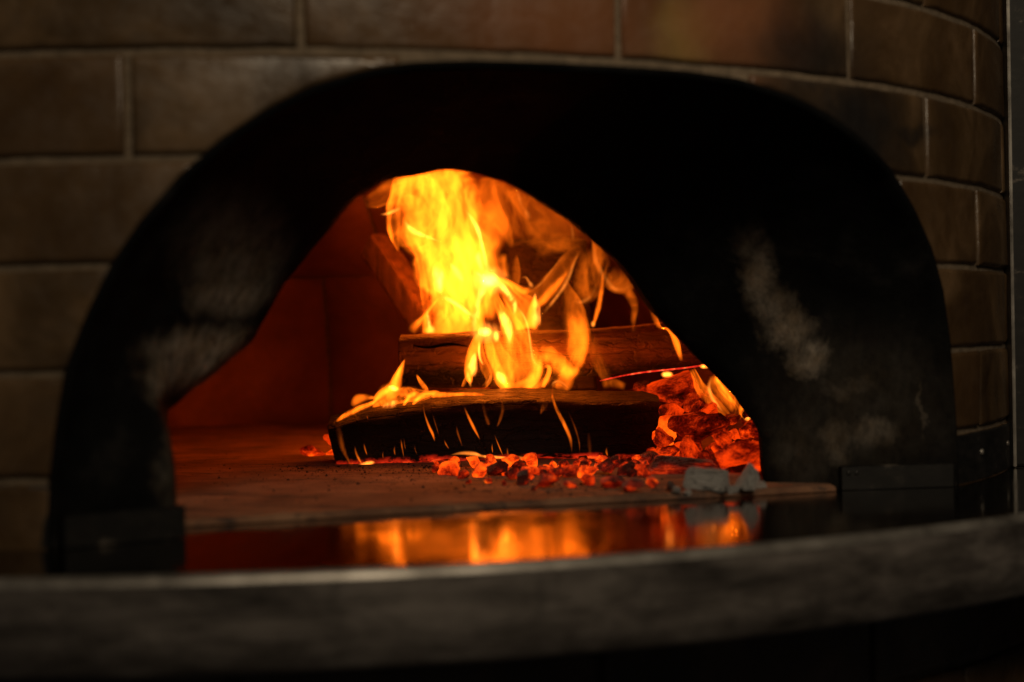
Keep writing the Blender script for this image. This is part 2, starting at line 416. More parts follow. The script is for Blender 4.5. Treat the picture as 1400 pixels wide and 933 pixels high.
for k in range(1, NS):
    t = k / NS; row = []
    for a, b, (w, z) in zip(ring_lip, ring_in, ii):
        p = a.lerp(b, t)
        ang = smoothstep(.04, .20, min(a.z, b.z * 1.2))      # upright jambs below, one sweep above
        # jamb: a nearly flat front frame that turns the corner into the reveal
        sgn = -1 if w < 0 else 1
        J = NW(.722 if sgn < 0 else .712, -.305 if sgn < 0 else .296, b.z + (a.z - b.z) * .3)
        if t < .62: q = a.lerp(J, t / .62)
        else: q = J.lerp(b, (t - .62) / .38)
        q.z = a.z + (b.z - a.z) * t
        bul = math.sin(math.pi * t) * .018
        p2 = p - AX * bul
        row.append(q.lerp(p2, ang))
    rings.append(row)
rings += [ring_in, ring_back]
for i, r in enumerate(rings):                                   # hand-formed unevenness
    if i < 5: continue
    for j, p in enumerate(r):
        if p.z > .004: r[j] = p + AX * noise.noise(p * 14) * .003 + TX * noise.noise(p * 40 + Vector((5, 0, 0))) * .0016 + Vector((0, 0, noise.noise(p * 45) * .0022 * (1 if i >= NS + 3 else .4)))
v, f = loft(rings, False)
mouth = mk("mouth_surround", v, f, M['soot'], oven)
for sgn in (-1, 1):                                              # scuffed plates at the foot of the jambs
    if sgn < 0: a, b = cylp(ARCH[0][0] + .004, 0, R - .002), NW(.7235, -.303, 0)
    else: a, b = NW(.7135, .296, 0), cylp(ARCH[-1][0] - .004, 0, R - .002)
    d = (b - a); nn = Vector((d.y, -d.x, 0)).normalized()
    H = .0235 if sgn < 0 else .0215
    rings = []
    for i in range(13):
        p = a + d * i / 12 + nn * .0035
        rings.append([p + Vector((0, 0, .0006)) + nn * .0015, p + Vector((0, 0, H - .001)) + nn * .0015, p + Vector((0, 0, H)), p + Vector((0, 0, H)) - nn * .006, p + Vector((0, 0, .0006)) - nn * .006])
    vv, ff = loft(rings, True, True, True)
    jp = mk("jamb_plate", vv, ff, M['wplate'], oven, auto=40)
    for u in ((.06, .13) if sgn > 0 else ()):
        c = a + d * u + nn * .005 + Vector((0, 0, H * .72)); tt = d.normalized()
        rr_ = [[c + nn * h + (tt * math.cos(q) + Vector((0, 0, 1)) * math.sin(q)) * rr for q in [k * math.tau / 10 for k in range(10)]] for h, rr in ((-.001, .0023), (.0008, .002), (.0014, .001))]
        vv, ff = loft(rr_, True, False, True); mk("rivet", vv, ff, M['plate'], jp)

# ---- chamber: a dome of refractory slabs with open joints
RI, HD = .665, .43
def domep(az, el, r=1.0):
    rr = RI * math.cos(el) ** .75 if el < math.pi/2 - 1e-4 else 0.0
    t = TH + az
    return Vector((CX + rr * r * math.cos(t), CY + rr * r * math.sin(t), HD * math.sin(el) * (1 + (r - 1) * .6)))
shell_v, shell_f = [], []
NA, NE = 60, 14
for i in range(NA + 1):
    for j in range(NE + 1): shell_v.append(domep(math.tau * i / NA, math.pi / 2 * j / NE, 1.03))
for i in range(NA):
    az = (math.tau * (i + .5) / NA + math.pi) % math.tau - math.pi
    for j in range(NE):
        el = math.pi / 2 * (j + .5) / NE
        if abs(az) < .50 and HD * math.sin(el) < .33: continue
        shell_f.append((i*(NE+1)+j, (i+1)*(NE+1)+j, (i+1)*(NE+1)+j+1, i*(NE+1)+j+1))
dome = mk("dome", shell_v, shell_f, M['mortar'], oven)
_d = ray(450, 480); _d = Vector((_d.x, _d.y)) / _d.y; _c = Vector((CX, CY)); _a = _d.dot(_d); _b = _d.dot(_c)
_k = (_b + math.sqrt(_b * _b - _a * (_c.dot(_c) - RI * RI))) / _a; _p = _d * _k - _c
AZ0 = math.atan2(_p.y, _p.x) - TH
bands = [(0.0, .56, 11, AZ0 % (math.tau / 11)), (.56, 1.02, 9, .43), (1.02, 1.40, 6, .2)]
for e0, e1, cnt, ph in bands:
    for q in range(cnt):
        a0, a1 = ph + math.tau * q / cnt, ph + math.tau * (q + 1) / cnt
        g = .0035
        V, Fc = [], []; ni, nj = 9, 6; keep = 0
        for layer, rr in ((0, rnd.uniform(.985, 1.008)),):
            for i in range(ni + 1):
                for j in range(nj + 1):
                    az = a0 + g + (a1 - a0 - 2*g) * i / ni; el = e0 + g + (e1 - e0 - 2*g) * j / nj
                    ed = (i in (0, ni) or j in (0, nj)) and layer == 0
                    V.append(domep(az, el, rr + (.022 if ed else noise.noise(Vector((az * 7, el * 9, 3))) * .006)))
        S = (ni + 1) * (nj + 1)
        for i in range(ni):
            for j in range(nj):
                az = (a0 + (a1 - a0) * (i + .5) / ni + math.pi) % math.tau - math.pi; el = e0 + (e1 - e0) * (j + .5) / nj
                if abs(az) < .50 and HD * math.sin(el) < .325: continue
                A = i*(nj+1)+j; keep += 1
                Fc.append((A, A+nj+1, A+nj+2, A+1))
        if keep: mk("dome_slab", V, Fc, M['dome'], dome)

# ---- stone floor of the chamber, running out to the steel ledge
fl = [NW(.658, -.295, 0), NW(.662, -.27, 0), NW(.672, -.12, 0), NW(.690, .06, 0), NW(.716, .22, 0), NW(.722, .285, 0)]
edge = resample([tuple(p) for p in fl], 40)
back = [Vector((CX + .69 * math.cos(TH + a), CY + .69 * math.sin(TH + a), 0)) for a in [0.52 + (math.tau - 1.04) * i / 60 for i in range(61)]]
outl = edge + back
cen = sum(outl, Vector()) / len(outl)
def shrink(e, z): return [p + (cen - p).normalized() * e + Vector((0, 0, z + (noise.noise(p * 40) * .0008 if z > .001 else 0))) for p in outl]
v, f = loft([shrink(0, .0006), shrink(0.0, .0035), shrink(.003, .0056), shrink(.008, .006), shrink(.2, .006), shrink(.45, .006)], True, False, True)
floor = mk("oven_floor", v, f, M['floor'], oven, auto=40)

# ---- ledge: round steel-faced shelf in front of the mouth
LX, LY, LR, LT = -.2843, 2.0923, 1.0074, .0635
def lp(a, r, z): return Vector((LX + r * math.cos(a), LY + r * math.sin(a), z))
AN = [-math.pi/2 + TH + math.pi/2 + x for x in [(-1.75 + 3.5 * i / 160) for i in range(161)]]
ledge = mk("ledge", *loft([[lp(a, LR - .004, -LT) for a in AN], [lp(a, LR, -LT + .004) for a in AN], [lp(a, LR + noise.noise(Vector((a * 20, 1, 1))) * .0007, -LT * .5) for a in AN], [lp(a, LR, -.0065) for a in AN]], False), M['ledge'], oven, auto=60)
mk("ledge_rim", *loft([[lp(a, LR + .0004, -.0065) for a in AN], [lp(a, LR - .0006 + noise.noise(Vector((a * 45, 3, 1))) * .0006, -.003) for a in AN], [lp(a, LR - .003, -.0006) for a in AN], [lp(a, LR - .0072 + noise.noise(Vector((a * 35, 1, 7))) * .0012, 0) for a in AN]], False), M['rim'], ledge)
mk("ledge_top", *loft([[lp(a, LR - .006, 0.0) for a in AN], [lp(a, .82, 0.0) for a in AN], [lp(a, .6, 0.0) for a in AN], [lp(a, .05, 0.0) for a in AN]], False), M['ltop'], ledge)
mk("ledge_underside", *loft([[lp(a, LR - .004, -LT) for a in AN], [lp(a, .80, -LT) for a in AN]], False), M['ledge'], ledge)
# ---- brick base below the ledge
RB = .90
def cylb(s, z, r=RB): t = s / R - math.pi / 2; return Vector((CX + r * math.cos(t), CY + r * math.sin(t), z))
bs = [-1.1 + 2.3 * i / 60 for i in range(61)]
base = mk("base_wall", *loft([[cylb(s, -.46, RB - .0065) for s in bs], [cylb(s, -.2, RB - .0065) for s in bs], [cylb(s, -LT + .001, RB - .0065) for s in bs]], False), M['mortar'], oven)
for row in range(5):
    ztop = -LT - .002 - CO * row
    for i in range(-7, 6):
        s0 = .577 + L * (i + (.5 if row % 2 else 0)) ; s1 = s0 + L
        if s0 < -1.1 or s1 > 1.3: continue
        curved_block("brick", s0 + JT/2, s1 - JT/2, ztop - CO + JT, ztop, M['brick'], base, RB - .012, RB, use_arch=False, jitter=.0007, cyl=cylb)

# ---- steel upright where the brick face ends, and the dark panel beyond
def box(name, x0, x1, y0, y1, z0, z1, mat, parent, bev=.002):
    bm = bmesh.new(); bmesh.ops.create_cube(bm, size=1)
    for vv in bm.verts: vv.co = Vector(((x0+x1)/2 + vv.co.x*(x1-x0), (y0+y1)/2 + vv.co.y*(y1-y0), (z0+z1)/2 + vv.co.z*(z1-z0)))
    bmesh.ops.bevel(bm, geom=bm.edges[:], offset=bev, segments=2, affect='EDGES')
    vs = [vv.co.copy() for vv in bm.verts]; fs = [[q.index for q in fc.verts] for fc in bm.faces]; bm.free()
    return mk(name, vs, fs, mat, parent, auto=40)
post = empty("steel_upright", (.53, 1.83, 0), "dark steel corner upright standing where the brick face ends", "post")
box("edge_trim", .5005, .5035, 1.757, 1.80, .0008, .72, M['rim'], post, .0008)
box("upright", .506, .534, 1.775, 1.86, .0008, .72, M['wplate'], post)
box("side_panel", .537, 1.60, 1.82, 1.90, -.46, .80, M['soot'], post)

# ------------------------------------------------------------------ firewood
def firewood(name, label, axis, section, mats, group, rough=.0016, seed=0, segs=44, end_r=.9):
    """axis: points; section(u) -> list of (across, up) outline points; three surfaces: bark/sides, split face, cut ends"""
    pts = axis; n = segs
    rs = resample([tuple(p) for p in pts], n)
    root = empty(name, tuple(Vector((sum(p.x for p in rs)/n, sum(p.y for p in rs)/n, min(p.z for p in rs) - .02))), label, "firewood", group)
    rings = []
    for i, p in enumerate(rs):
        t = (rs[min(n-1, i+1)] - rs[max(0, i-1)]).normalized()
        side = t.cross(Vector((0, 0, 1)))
        if side.length < .2: side = Vector((0, -1, 0))
        side.normalize(); upv = side.cross(t).normalized()
        ring = []
        for (x, y) in section(i / (n - 1)):
            q = p + side * x + upv * y
            d = (q - p)
            al = (noise.noise(Vector((i * .05, x * 260 + seed, y * 260))) * 1.5 + noise.noise(q * 60 + Vector((seed, 0, 0))) + noise.noise(q * 170) * .5) * rough
            ring.append(q + d.normalized() * al)
        rings.append(ring)
    m = len(rings[0])
    v, f = loft(rings, True)
    mk("bark", v, f, mats[0], root, auto=55)
    for e in (0, n - 1):
        c = sum(rings[e], Vector()) / m
        t = (rs[1] - rs[0]).normalized() if e == 0 else (rs[-1] - rs[-2]).normalized()
        t = -t if e == 0 else t
        ev = [list(rings[e])]
        for sc_, o_ in ((.93, .0015), (.6, .002), (.25, .0022)):
            ev.append([c + (p - c) * sc_ + t * (o_ + noise.noise(p * 90 + c * 50 * sc_) * .0012) for p in rings[e]])
        vv, ff = loft(ev, True, False, True)
        mk("cut_end", vv, ff, mats[1], root, auto=50)
    return root

def wood_material(name, wood, zlo=None, zhi=None, gain=2.5, grain=(1, 12, 12), charz=None, crack=.5):
    k = mat_char(None, wood, name, crack, grain)
    p = k.pos(); z = k.sep(p)[2]
    nz = k.noise(p, 60, 6, .7); nz2 = k.noise(p, 18, 4, .6)
    if charz:                                     # burnt black in a patchy band
        f = k.smooth(k.math('ADD', z, k.math('MULTIPLY', k.math('SUBTRACT', nz, .5), charz[2])), charz[0], charz[1], 1, 0)
        src = k.bsdf.inputs['Base Color'].links[0].from_socket
        k.set(k.bsdf.inputs['Base Color'], k.mix(f, src, (.0035, .003, .003)))
    if zlo is not None:                           # still glowing where it lies in the embers
        zz = k.math('ADD', z, k.math('MULTIPLY', k.math('SUBTRACT', nz, .5), .014))
        zz = k.math('ADD', zz, k.math('MULTIPLY', k.math('SUBTRACT', nz2, .5), .022))
        f = k.smooth(zz, zhi, zlo, 0, 1)
        f = k.math('MULTIPLY', f, k.smooth(nz, .38, .62, .1, 1))
        k.emit(k.ramp(f, [(.1, (0, 0, 0)), (.5, (.30, .009, .002)), (1, (1, .09, .008))]), gain)
    return k.m
W_front = wood_material("charred_front_log", (.060, .030, .016), .002, .016, 1.8, charz=(.058, .066, .010))
W_end = wood_material("charred_log_end", (.02, .012, .008), .002, .016, 1.2)
W_rear = wood_material("scorched_rear_log", (.34, .16, .085), None, None, charz=(.095, .118, .03))
W_lean = wood_material("leaning_timber", (.45, .22, .13), grain=(10, 10, 2), crack=.05)
W_dark = wood_material("burnt_timber", (.035, .018, .012))

def D_section(w, h, top=.25, seed=1, n=28):
    r_ = random.Random(seed); wob = [r_.uniform(-1, 1) for _ in range(n)]
    def sec(u):
        out = []
        for k in range(n):
            a = math.tau * k / n; c, s = math.cos(a), math.sin(a)
            e = 2 / 3.4
            x = math.copysign(abs(c) ** e, c) * w; y = math.copysign(abs(s) ** e, s) * h
            y *= 1 + .06 * math.sin(3 * a + seed); x *= 1 + .05 * wob[k]
            out.append((x, y))
        return out
    return sec
def front_section(u):
    """split log seen from its bark side: squared off at one end, rounded off at the other"""
    n = 32; out = []
    hb = .032 + .002 * math.sin(u * 5) + .006 * u
    wb = .040
    end = smoothstep(.94, 1.0, u)
    for k in range(n):
        a = math.tau * k / n; c, s = math.cos(a), math.sin(a); e = 2 / (4.2 - 1.6 * end)
        x = math.copysign(abs(c) ** e, c) * wb; y = math.copysign(abs(s) ** e, s) * hb
        if s > 0: y += (x / wb) * -.006                  # split face tips towards the mouth
        y -= .006 * max(0, -s) * 0
        f = 1 - .10 * end * end
        out.append((x * (1 - .08 * end), y * f))
    return out
fa = [P(461, 612, 1.925), P(505, 600, 1.925), P(570, 590, 1.925), P(640, 583, 1.93), P(710, 580, 1.935), P(780, 583, 1.935), P(840, 584, 1.93), P(880, 583, 1.925), P(899, 583, 1.925)]
front_log = firewood("split_log", "blackened bent split log lying across the embers in front", fa, front_section, (W_front, W_end), "logs on the fire", rough=.0013, seed=3)
ra = [P(549, 494, 2.045), P(640, 492, 2.045), P(760, 486, 2.05), P(860, 478, 2.055), P(985, 466, 2.06)]
def rear_section(u):
    n = 28; out = []
    h = .030 + .002 * math.sin(u * 7); w = .034
    for k in range(n):
        a = math.tau * k / n; c, s = math.cos(a), math.sin(a); e = 2 / 4.0
        out.append((math.copysign(abs(c) ** e, c) * w, math.copysign(abs(s) ** e, s) * h))
    return out
rear_log = firewood("split_log", "brown scorched split log with a long crack resting on the black log", ra, rear_section, (W_rear, W_rear), "logs on the fire", rough=.0012, seed=9)
# glowing lower edge of the rear log
k = NT("glowing_edge"); pp = k.pos(); nn_ = k.noise(pp, 120, 5, .7)
k.base((.01, .008, .008), .9); k.emit(k.ramp(nn_, [(.35, (.25, .006, .004)), (.55, (.9, .03, .012)), (.72, (1, .25, .06))]), 1.6)
M['edge'] = k.m
rings = []
for i in range(40):
    u = i / 39; px = 820 + (965 - 820) * u; py = 521 - 24 * u - 2 * math.sin(u * 5)
    c = P(px, py, 2.012); rr = .0012 * (.5 + .9 * abs(noise.noise(Vector((u * 14, 2, 2))))) * (1 if .03 < u else .3)
    rings.append([c + Vector((0, math.cos(q) * rr * 1.5, math.sin(q) * rr)) for q in [k2 * math.tau / 8 for k2 in range(8)]])
v, f = loft(rings, True, True, True); o = mk("glowing_edge", v, f, M['edge'], rear_log)
o['label'] = "thin red glowing line along the lower edge"
# a crack in the rear log's bark
k = NT("deep_crack"); k.base((.004, .003, .003), 1.0, 0, .05)
rings = []
for i in range(26):
    u = i / 25; px = 566 + 74 * u; py = 472.5 + 2.2 * math.sin(u * 7) + 2.5 * u * (1 - u)
    c = P(px, py, 2.0105); hh = .0015 * math.sin(math.pi * min(1, u * 1.02)) ** .6 + .0002
    rings.append([c + Vector((0, -.0006, 0)) + Vector((0, 0, hh)), c + Vector((0, -.0012, 0)), c + Vector((0, -.0006, -hh)), c + Vector((0, .004, 0))])
v, f = loft(rings, True, True, True); mk("crack", v, f, k.m, rear_log)

def sq_section(w, h, seed):
    def sec(u):
        out = []
        for k in range(24):
            a = math.tau * k / 24; c, s = math.cos(a), math.sin(a); e = 2 / 9
            out.append((math.copysign(abs(c) ** e, c) * w, math.copysign(abs(s) ** e, s) * h))
        return out
    return sec
firewood("leaning_timber", "squared reddish timber leaning against the dome behind the flames", [P(513, 336, 2.42), P(560, 405, 2.36), P(605, 470, 2.30), P(650, 540, 2.25)], sq_section(.017, .020, 1), (W_lean, W_lean), "timbers behind the flames", rough=.0006, seed=4)
firewood("leaning_timber", "thick burnt timber standing behind the flames beside the brown log", [P(742, 338, 2.36), P(748, 400, 2.34), P(752, 470, 2.30), P(756, 540, 2.28)], sq_section(.055, .03, 2), (W_dark, W_dark), "timbers behind the flames", rough=.0012, seed=6)

# ------------------------------------------------------------------ embers
def chunk(seed, cuts=11, sub=3, rough=.07):
    r_ = random.Random(seed); bm = bmesh.new(); bmesh.ops.create_icosphere(bm, subdivisions=sub, radius=1)
    pl = []
    for _ in range(cuts):
        d = Vector((r_.gauss(0, 1), r_.gauss(0, 1), r_.gauss(0, 1))).normalized(); pl.append((d, r_.uniform(.38, .72)))
    for vv in bm.verts:
        for d, h in pl:
            t = vv.co.dot(d)
            if t > h: vv.co -= d * (t - h) * .98
        p = vv.co.copy(); off = Vector((seed * 3.1, 0, 0))
        vv.co += p.normalized() * (noise.noise(p * 2.2 + off) * rough + noise.noise(p * 5 + off) * rough * .6)
    me = bpy.data.meshes.new("coal"); bm.to_mesh(me); bm.free()
    me.polygons.foreach_set('use_smooth', [True] * len(me.polygons)); me.set_sharp_from_angle(angle=math.radians(22)); return me
E_hot = mat_ember("ember_orange", .28, .76, 1.8, .42, .44, .10)
E_red = mat_ember("ember_red", .30, .78, 1.15, .30, .50, .055)
E_block = mat_ember("ember_block", .30, .72, 1.0, .06, .2, .05)
E_ash = mat_ember("ember_ashy", .36, .80, 1.5, .95)
E_dead = mat_ember("dead_ash", .80, .98, .6, 1.0)
_k = NT("white_ash"); _o = _k.coord(); _g = _k.noise(_k.mapping(_o, (.6, 3, 4)), 2.5, 7, .72); _n = _k.noise(_o, 2.2, 4)
_k.base(_k.mix(_k.smooth(_n, .58, .66, 0, .92), _k.ramp(_g, [(.34, (.16, .145, .13)), (.47, (.72, .69, .66)), (.66, (.92, .90, .87))]), (.02, .018, .016)), .95); _k.bump(_g, .9, .2)
E_white = _k.m
SETS = {}
def coal_mesh(mat, i):
    if (mat.name, i) not in SETS:
        me = chunk(i * 7 + 1); me.materials.append(mat); SETS[(mat.name, i)] = me
    return SETS[(mat.name, i)]
def coal(loc, size, mat, label, group, name="glowing_coal", i=None, rot=None):
    me = coal_mesh(mat, rnd.randrange(7) if i is None else i)
    o = bpy.data.objects.new(name, me); COL.objects.link(o)
    o.location = loc; o.scale = size if isinstance(size, tuple) else (size * rnd.uniform(.8, 1.35), size * rnd.uniform(.8, 1.2), size * rnd.uniform(.65, .95))
    o.rotation_euler = rot if rot else (rnd.uniform(-.5, .5), rnd.uniform(-.5, .5), rnd.uniform(0, 6.28))
    return tag(o, label, "coal" if "ash" not in name else "ash", group)
def floor_coal(px, py, wpx, mat, label, group, asp=.8, lift=0.0, **kw):
    """coal whose foot shows at the pixel, wpx wide"""
    g = G(px, py); s = wpx * g.y / F / 2
    return coal(g + Vector((0, s * .5, s * asp * .72 + lift)), (s * rnd.uniform(.95, 1.2), s * rnd.uniform(.85, 1.1), s * asp), mat, label, group, **kw)
LB = "small glowing coal in the ember bed under the black log"; GB = "embers under the black log"
def bed_label(px, m):
    look = {'ember_orange': "bright orange coal", 'ember_red': "dull red coal", 'ember_ashy': "grey-dusted coal"}[m.name]
    return look + " in the bed under the black log's " + ("arched underside" if px < 700 else "middle" if px < 800 else "rounded end")
for _ in range(46):
    px = rnd.uniform(596, 890); py = rnd.gauss(645, 6)
    m = E_hot if rnd.random() < .7 else E_red; floor_coal(px, py, rnd.uniform(12, 24), m, bed_label(px, m), GB)
for px, py, w, m in [(612, 650, 26, E_hot), (634, 655, 18, E_hot), (655, 653, 24, E_hot), (678, 652, 28, E_hot), (700, 657, 22, E_red), (722, 655, 26, E_hot), (742, 650, 20, E_hot), (752, 646, 16, E_hot),
                     (622, 640, 20, E_hot), (648, 640, 24, E_hot), (672, 640, 22, E_hot), (698, 640, 26, E_hot), (724, 640, 24, E_hot), (760, 655, 24, E_hot), (783, 654, 26, E_red), (804, 655, 28, E_hot), (770, 642, 18, E_hot),
                     (800, 642, 18, E_hot), (830, 650, 34, E_hot), (858, 650, 26, E_red), (826, 638, 22, E_hot), (850, 636, 22, E_red), (876, 650, 22, E_red), (668, 661, 10, E_ash), (640, 662, 8, E_red), (780, 664, 7, E_hot), (690, 664, 9, E_red)]:
    floor_coal(px, py, w * 1.2, m, bed_label(px, m), GB)
LF = "ash-dusted coal lying loose on the stone floor before the black log"; GF = "ashy coals before the black log"
for px, py, w, m in [(716, 664, 28, E_ash), (748, 668, 34, E_ash), (838, 668, 30, E_ash), (868, 674, 34, E_ash), (806, 664, 22, E_red), (780, 668, 18, E_ash), (895, 668, 22, E_ash), (918, 672, 18, E_dead), (730, 672, 12, E_ash)]:
    floor_coal(px, py, w * 1.1, m, LF, GF, .85)
# heap to the side of the log
LH = "red-hot coal piled in the heap at the end of the black log"; GH = "coals heaped at the end of the black log"
def heap_label(px, py, m):
    look = {'ember_orange': "bright orange coal", 'ember_red': "dull red coal", 'ember_ashy': "grey-crusted coal"}[m.name]
    if py < 562: return look + " high in the heap under the brown log's far end"
    if px > 1000: return look + " in the heap against the black jamb"
    if py > 632: return look + " at the foot of the heap behind the pale ash chunk"
    return look + " in the middle of the heap around the large charcoal block"
for px, py, Y, w, m in [(905, 645, 1.72, 46, E_red), (938, 648, 1.72, 36, E_red), (978, 638, 1.72, 40, E_red), (1008, 640, 1.70, 40, E_red), (1034, 636, 1.70, 34, E_red), (912, 618, 1.80, 34, E_hot), (890, 628, 1.84, 26, E_red),
                        (986, 612, 1.78, 34, E_red), (1012, 612, 1.76, 40, E_red), (1036, 612, 1.75, 34, E_red), (1018, 590, 1.80, 26, E_hot), (1036, 594, 1.80, 26, E_hot), (1004, 596, 1.80, 24, E_red), (1046, 582, 1.84, 24, E_hot),
                        (905, 592, 1.86, 30, E_hot), (900, 566, 1.90, 28, E_red), (922, 556, 1.92, 40, E_red), (950, 548, 1.95, 44, E_red), (905, 536, 2.00, 42, E_red), (938, 530, 2.02, 46, E_red), (975, 548, 1.96, 34, E_ash), (880, 530, 2.02, 34, E_red),
                        (1000, 574, 1.86, 34, E_ash), (1022, 570, 1.88, 30, E_red), (965, 626, 1.76, 30, E_red), (940, 620, 1.78, 34, E_red), (860, 540, 2.03, 30, E_red), (1046, 640, 1.72, 40, E_ash), (1050, 610, 1.80, 40, E_red), (890, 650, 1.76, 30, E_ash), (958, 644, 1.74, 30, E_ash)]:
    s = w * Y / F / 2
    coal(P(px, py, Y), (s * rnd.uniform(.95, 1.2), s * rnd.uniform(.9, 1.2), s * rnd.uniform(.75, .95)), m, heap_label(px, py, m), GH)
for _ in range(40):                                  # fill under and behind the heap so that it carries itself
    px = rnd.uniform(885, 1075); t = rnd.random()
    base_y = 650 - 95 * t; Y = 1.74 + .28 * t
    s = rnd.uniform(.012, .022); p = P(px, base_y, Y + .03); p.z = max(.012, p.z * rnd.random())
    m = E_red if rnd.random() < .8 else E_ash; coal(p, s, m, heap_label(px, base_y, m), GH)
def block(seed, sx=1.0, taper=.28, grain=.085):
    r_ = random.Random(seed); bm = bmesh.new(); bmesh.ops.create_cube(bm, size=2)
    bmesh.ops.bevel(bm, geom=bm.edges[:], offset=.16, segments=1, affect='EDGES')
    bmesh.ops.subdivide_edges(bm, edges=bm.edges[:], cuts=5, use_grid_fill=True)
    tw = [r_.uniform(-taper, taper) for _ in range(6)]
    for vv in bm.verts:
        x, y, z = vv.co
        c = Vector((x * (1 + tw[0] * z), y * (1 + tw[1] * x), z * (1 + tw[2] * x + tw[3] * y)))
        n1 = noise.noise(Vector((x * .8 + seed, y * 6, z * 7))) * grain + noise.noise(Vector((x * 2.2, y * 3, z * 3 + seed))) * grain * 1.6
        cr = .07 * smoothstep(.78, .95, abs(math.sin(x * 2.6 + noise.noise(Vector((seed, y, z))) * 1.5)))   # checking across the grain
        vv.co = c + c.normalized() * (n1 - cr * (1 if abs(z) > .4 or abs(y) > .4 else 0))
    me = bpy.data.meshes.new("coal"); bm.to_mesh(me); bm.free()
    me.polygons.foreach_set('use_smooth', [True] * len(me.polygons)); me.set_sharp_from_angle(angle=math.radians(28)); return me
def big(name, label, mat, loc, size, rot, seed, sub=4, cuts=10, rough=.08, cat="coal", boxy=False):
    me = block(seed) if boxy else chunk(seed, cuts, sub, rough)
    me.materials.append(mat)
    for vv in [] if boxy else me.vertices: vv.co += vv.co.normalized() * (noise.noise(vv.co * 7 + Vector((seed, 0, 0))) * .05 + noise.noise(vv.co * 15) * .022)
    o = bpy.data.objects.new(name, me); COL.objects.link(o); o.location = loc; o.scale = size; o.rotation_euler = rot
    return tag(o, label, cat)
big("charcoal_block", "large cracked block of red-hot charcoal propped in the coal heap", E_block, P(955, 585, 1.80), (.034, .024, .029), (.25, -.25, .25), 31, cuts=16)
for px, py, Y, w in [(918, 566, 1.86, 46), (985, 580, 1.83, 44), (942, 612, 1.76, 50), (905, 600, 1.80, 36), (990, 606, 1.77, 44), (972, 562, 1.87, 38), (1028, 584, 1.82, 36), (1038, 618, 1.72, 44), (955, 556, 1.89, 34)]:
    sz = w * Y / F / 2
    big("glowing_coal", "chunky red coal packed round the large cracked charcoal block", E_block, P(px, py, Y), (sz * rnd.uniform(.95, 1.2), sz, sz * rnd.uniform(.8, 1.0)), (rnd.uniform(-.5, .5), rnd.uniform(-.5, .5), rnd.uniform(0, 6)), rnd.randrange(100, 900), sub=3, cuts=14)['group'] = GH
big("charcoal_block", "bright orange broken end of charcoal beside the black log's rounded end", E_hot, P(912, 596, 1.82), (.020, .018, .022), (0, .4, .6), 33)
big("charcoal_block", "dark red charred log piece glowing under the brown log's end", E_block, P(925, 534, 1.98), (.048, .028, .022), (.1, -.12, .1), 37, cuts=14)
big("charcoal_block", "flat-topped ridged red coal next to the pale ash chunk", E_block, P(1012, 622, 1.68), (.032, .021, .018), (0, .02, .12), 41, cuts=14)
big("charcoal_block", "long grey-crusted coal with red underside lying behind the pale ash chunk", E_ash, P(935, 640, 1.70), (.034, .016, .010), (0, .03, -.1), 43, boxy=True)
g = G(968, 672); big("ash_chunk", "pale grey chunk of burnt-out wood ash at the front of the coals", E_white, g + Vector((0, .010, .0100)), (.0180, .010, .0088), (.08, .10, -.22), 47, cat="ash", boxy=True)
g = G(1026, 671); big("ash_chunk", "small white flake of ash standing against the black jamb", E_white, g + Vector((0, .007, .0090)), (.0065, .0065, .0105), (.2, .45, .3), 51, cat="ash", boxy=True)
for px, py, w in [(1002, 674, 14), (940, 677, 10), (1040, 668, 12), (925, 674, 12)]:
    g = G(px, py); sz = w * g.y / F / 2
    big("ash_flake", "small whitish flake of ash fallen beside the pale ash chunk", E_white, g + Vector((0, sz, sz * .55)), (sz * 1.2, sz * .8, sz * .7), (rnd.uniform(-.3, .3), rnd.uniform(-.4, .4), rnd.uniform(0, 3)), 60 + w, cat="ash", boxy=True)['group'] = "ash flakes beside the pale chunk"
LL = "lone red coal glowing on the floor beyond the log's squared end"; GL = "coals beyond the log's squared end"
coal(P(430, 619, 2.02), (.018, .011, .0095), E_hot, LL, GL, i=2, rot=(0, .1, .2)); coal(P(455, 620, 2.03), (.014, .011, .009), E_hot, LL, GL); coal(P(453, 600, 2.06), (.010, .008, .009), E_red, LL, GL); coal(P(440, 636, 1.96), (.010, .007, .004), E_hot, LL, GL)
# crumbs of ash and charcoal on the stone
V, Fc = [], []
def crumb(c, s):
    b = len(V)
    for d in ((1, 0, 0), (-.5, .8, 0), (-.6, -.7, 0), (.1, .1, .9)): V.append(c + Vector([x * s * rnd.uniform(.6, 1.3) for x in d]) + Vector((0, 0, .0002)))
    Fc.extend([(b, b+1, b+3), (b+1, b+2, b+3), (b+2, b, b+3), (b, b+2, b+1)])
for _ in range(1500):
    q = rnd.random()
    if q < .55: px, py = rnd.gauss(520, 110), 650 + abs(rnd.gauss(0, 13)) - 14
    elif q < .85: px, py = rnd.gauss(800, 130), rnd.gauss(672, 6)
    else: px, py = rnd.uniform(260, 1050), rnd.uniform(612, 700)
    g = G(px, py, .0062)
    if (g - CC).dot(AX) > .66 and g.y < 1.45 or g.y > 2.6 or abs((g - CC).dot(TX)) > .42: continue
    crumb(g, rnd.uniform(.0004, .0010) if rnd.random() < .9 else rnd.uniform(.001, .0022))
ac = mk("ash_crumbs", V, Fc, W_dark, None, smooth=False); ac['kind'] = 'stuff'; ac['label'] = "fine dark crumbs of ash and charcoal scattered over the stone floor"; ac['category'] = "ash"

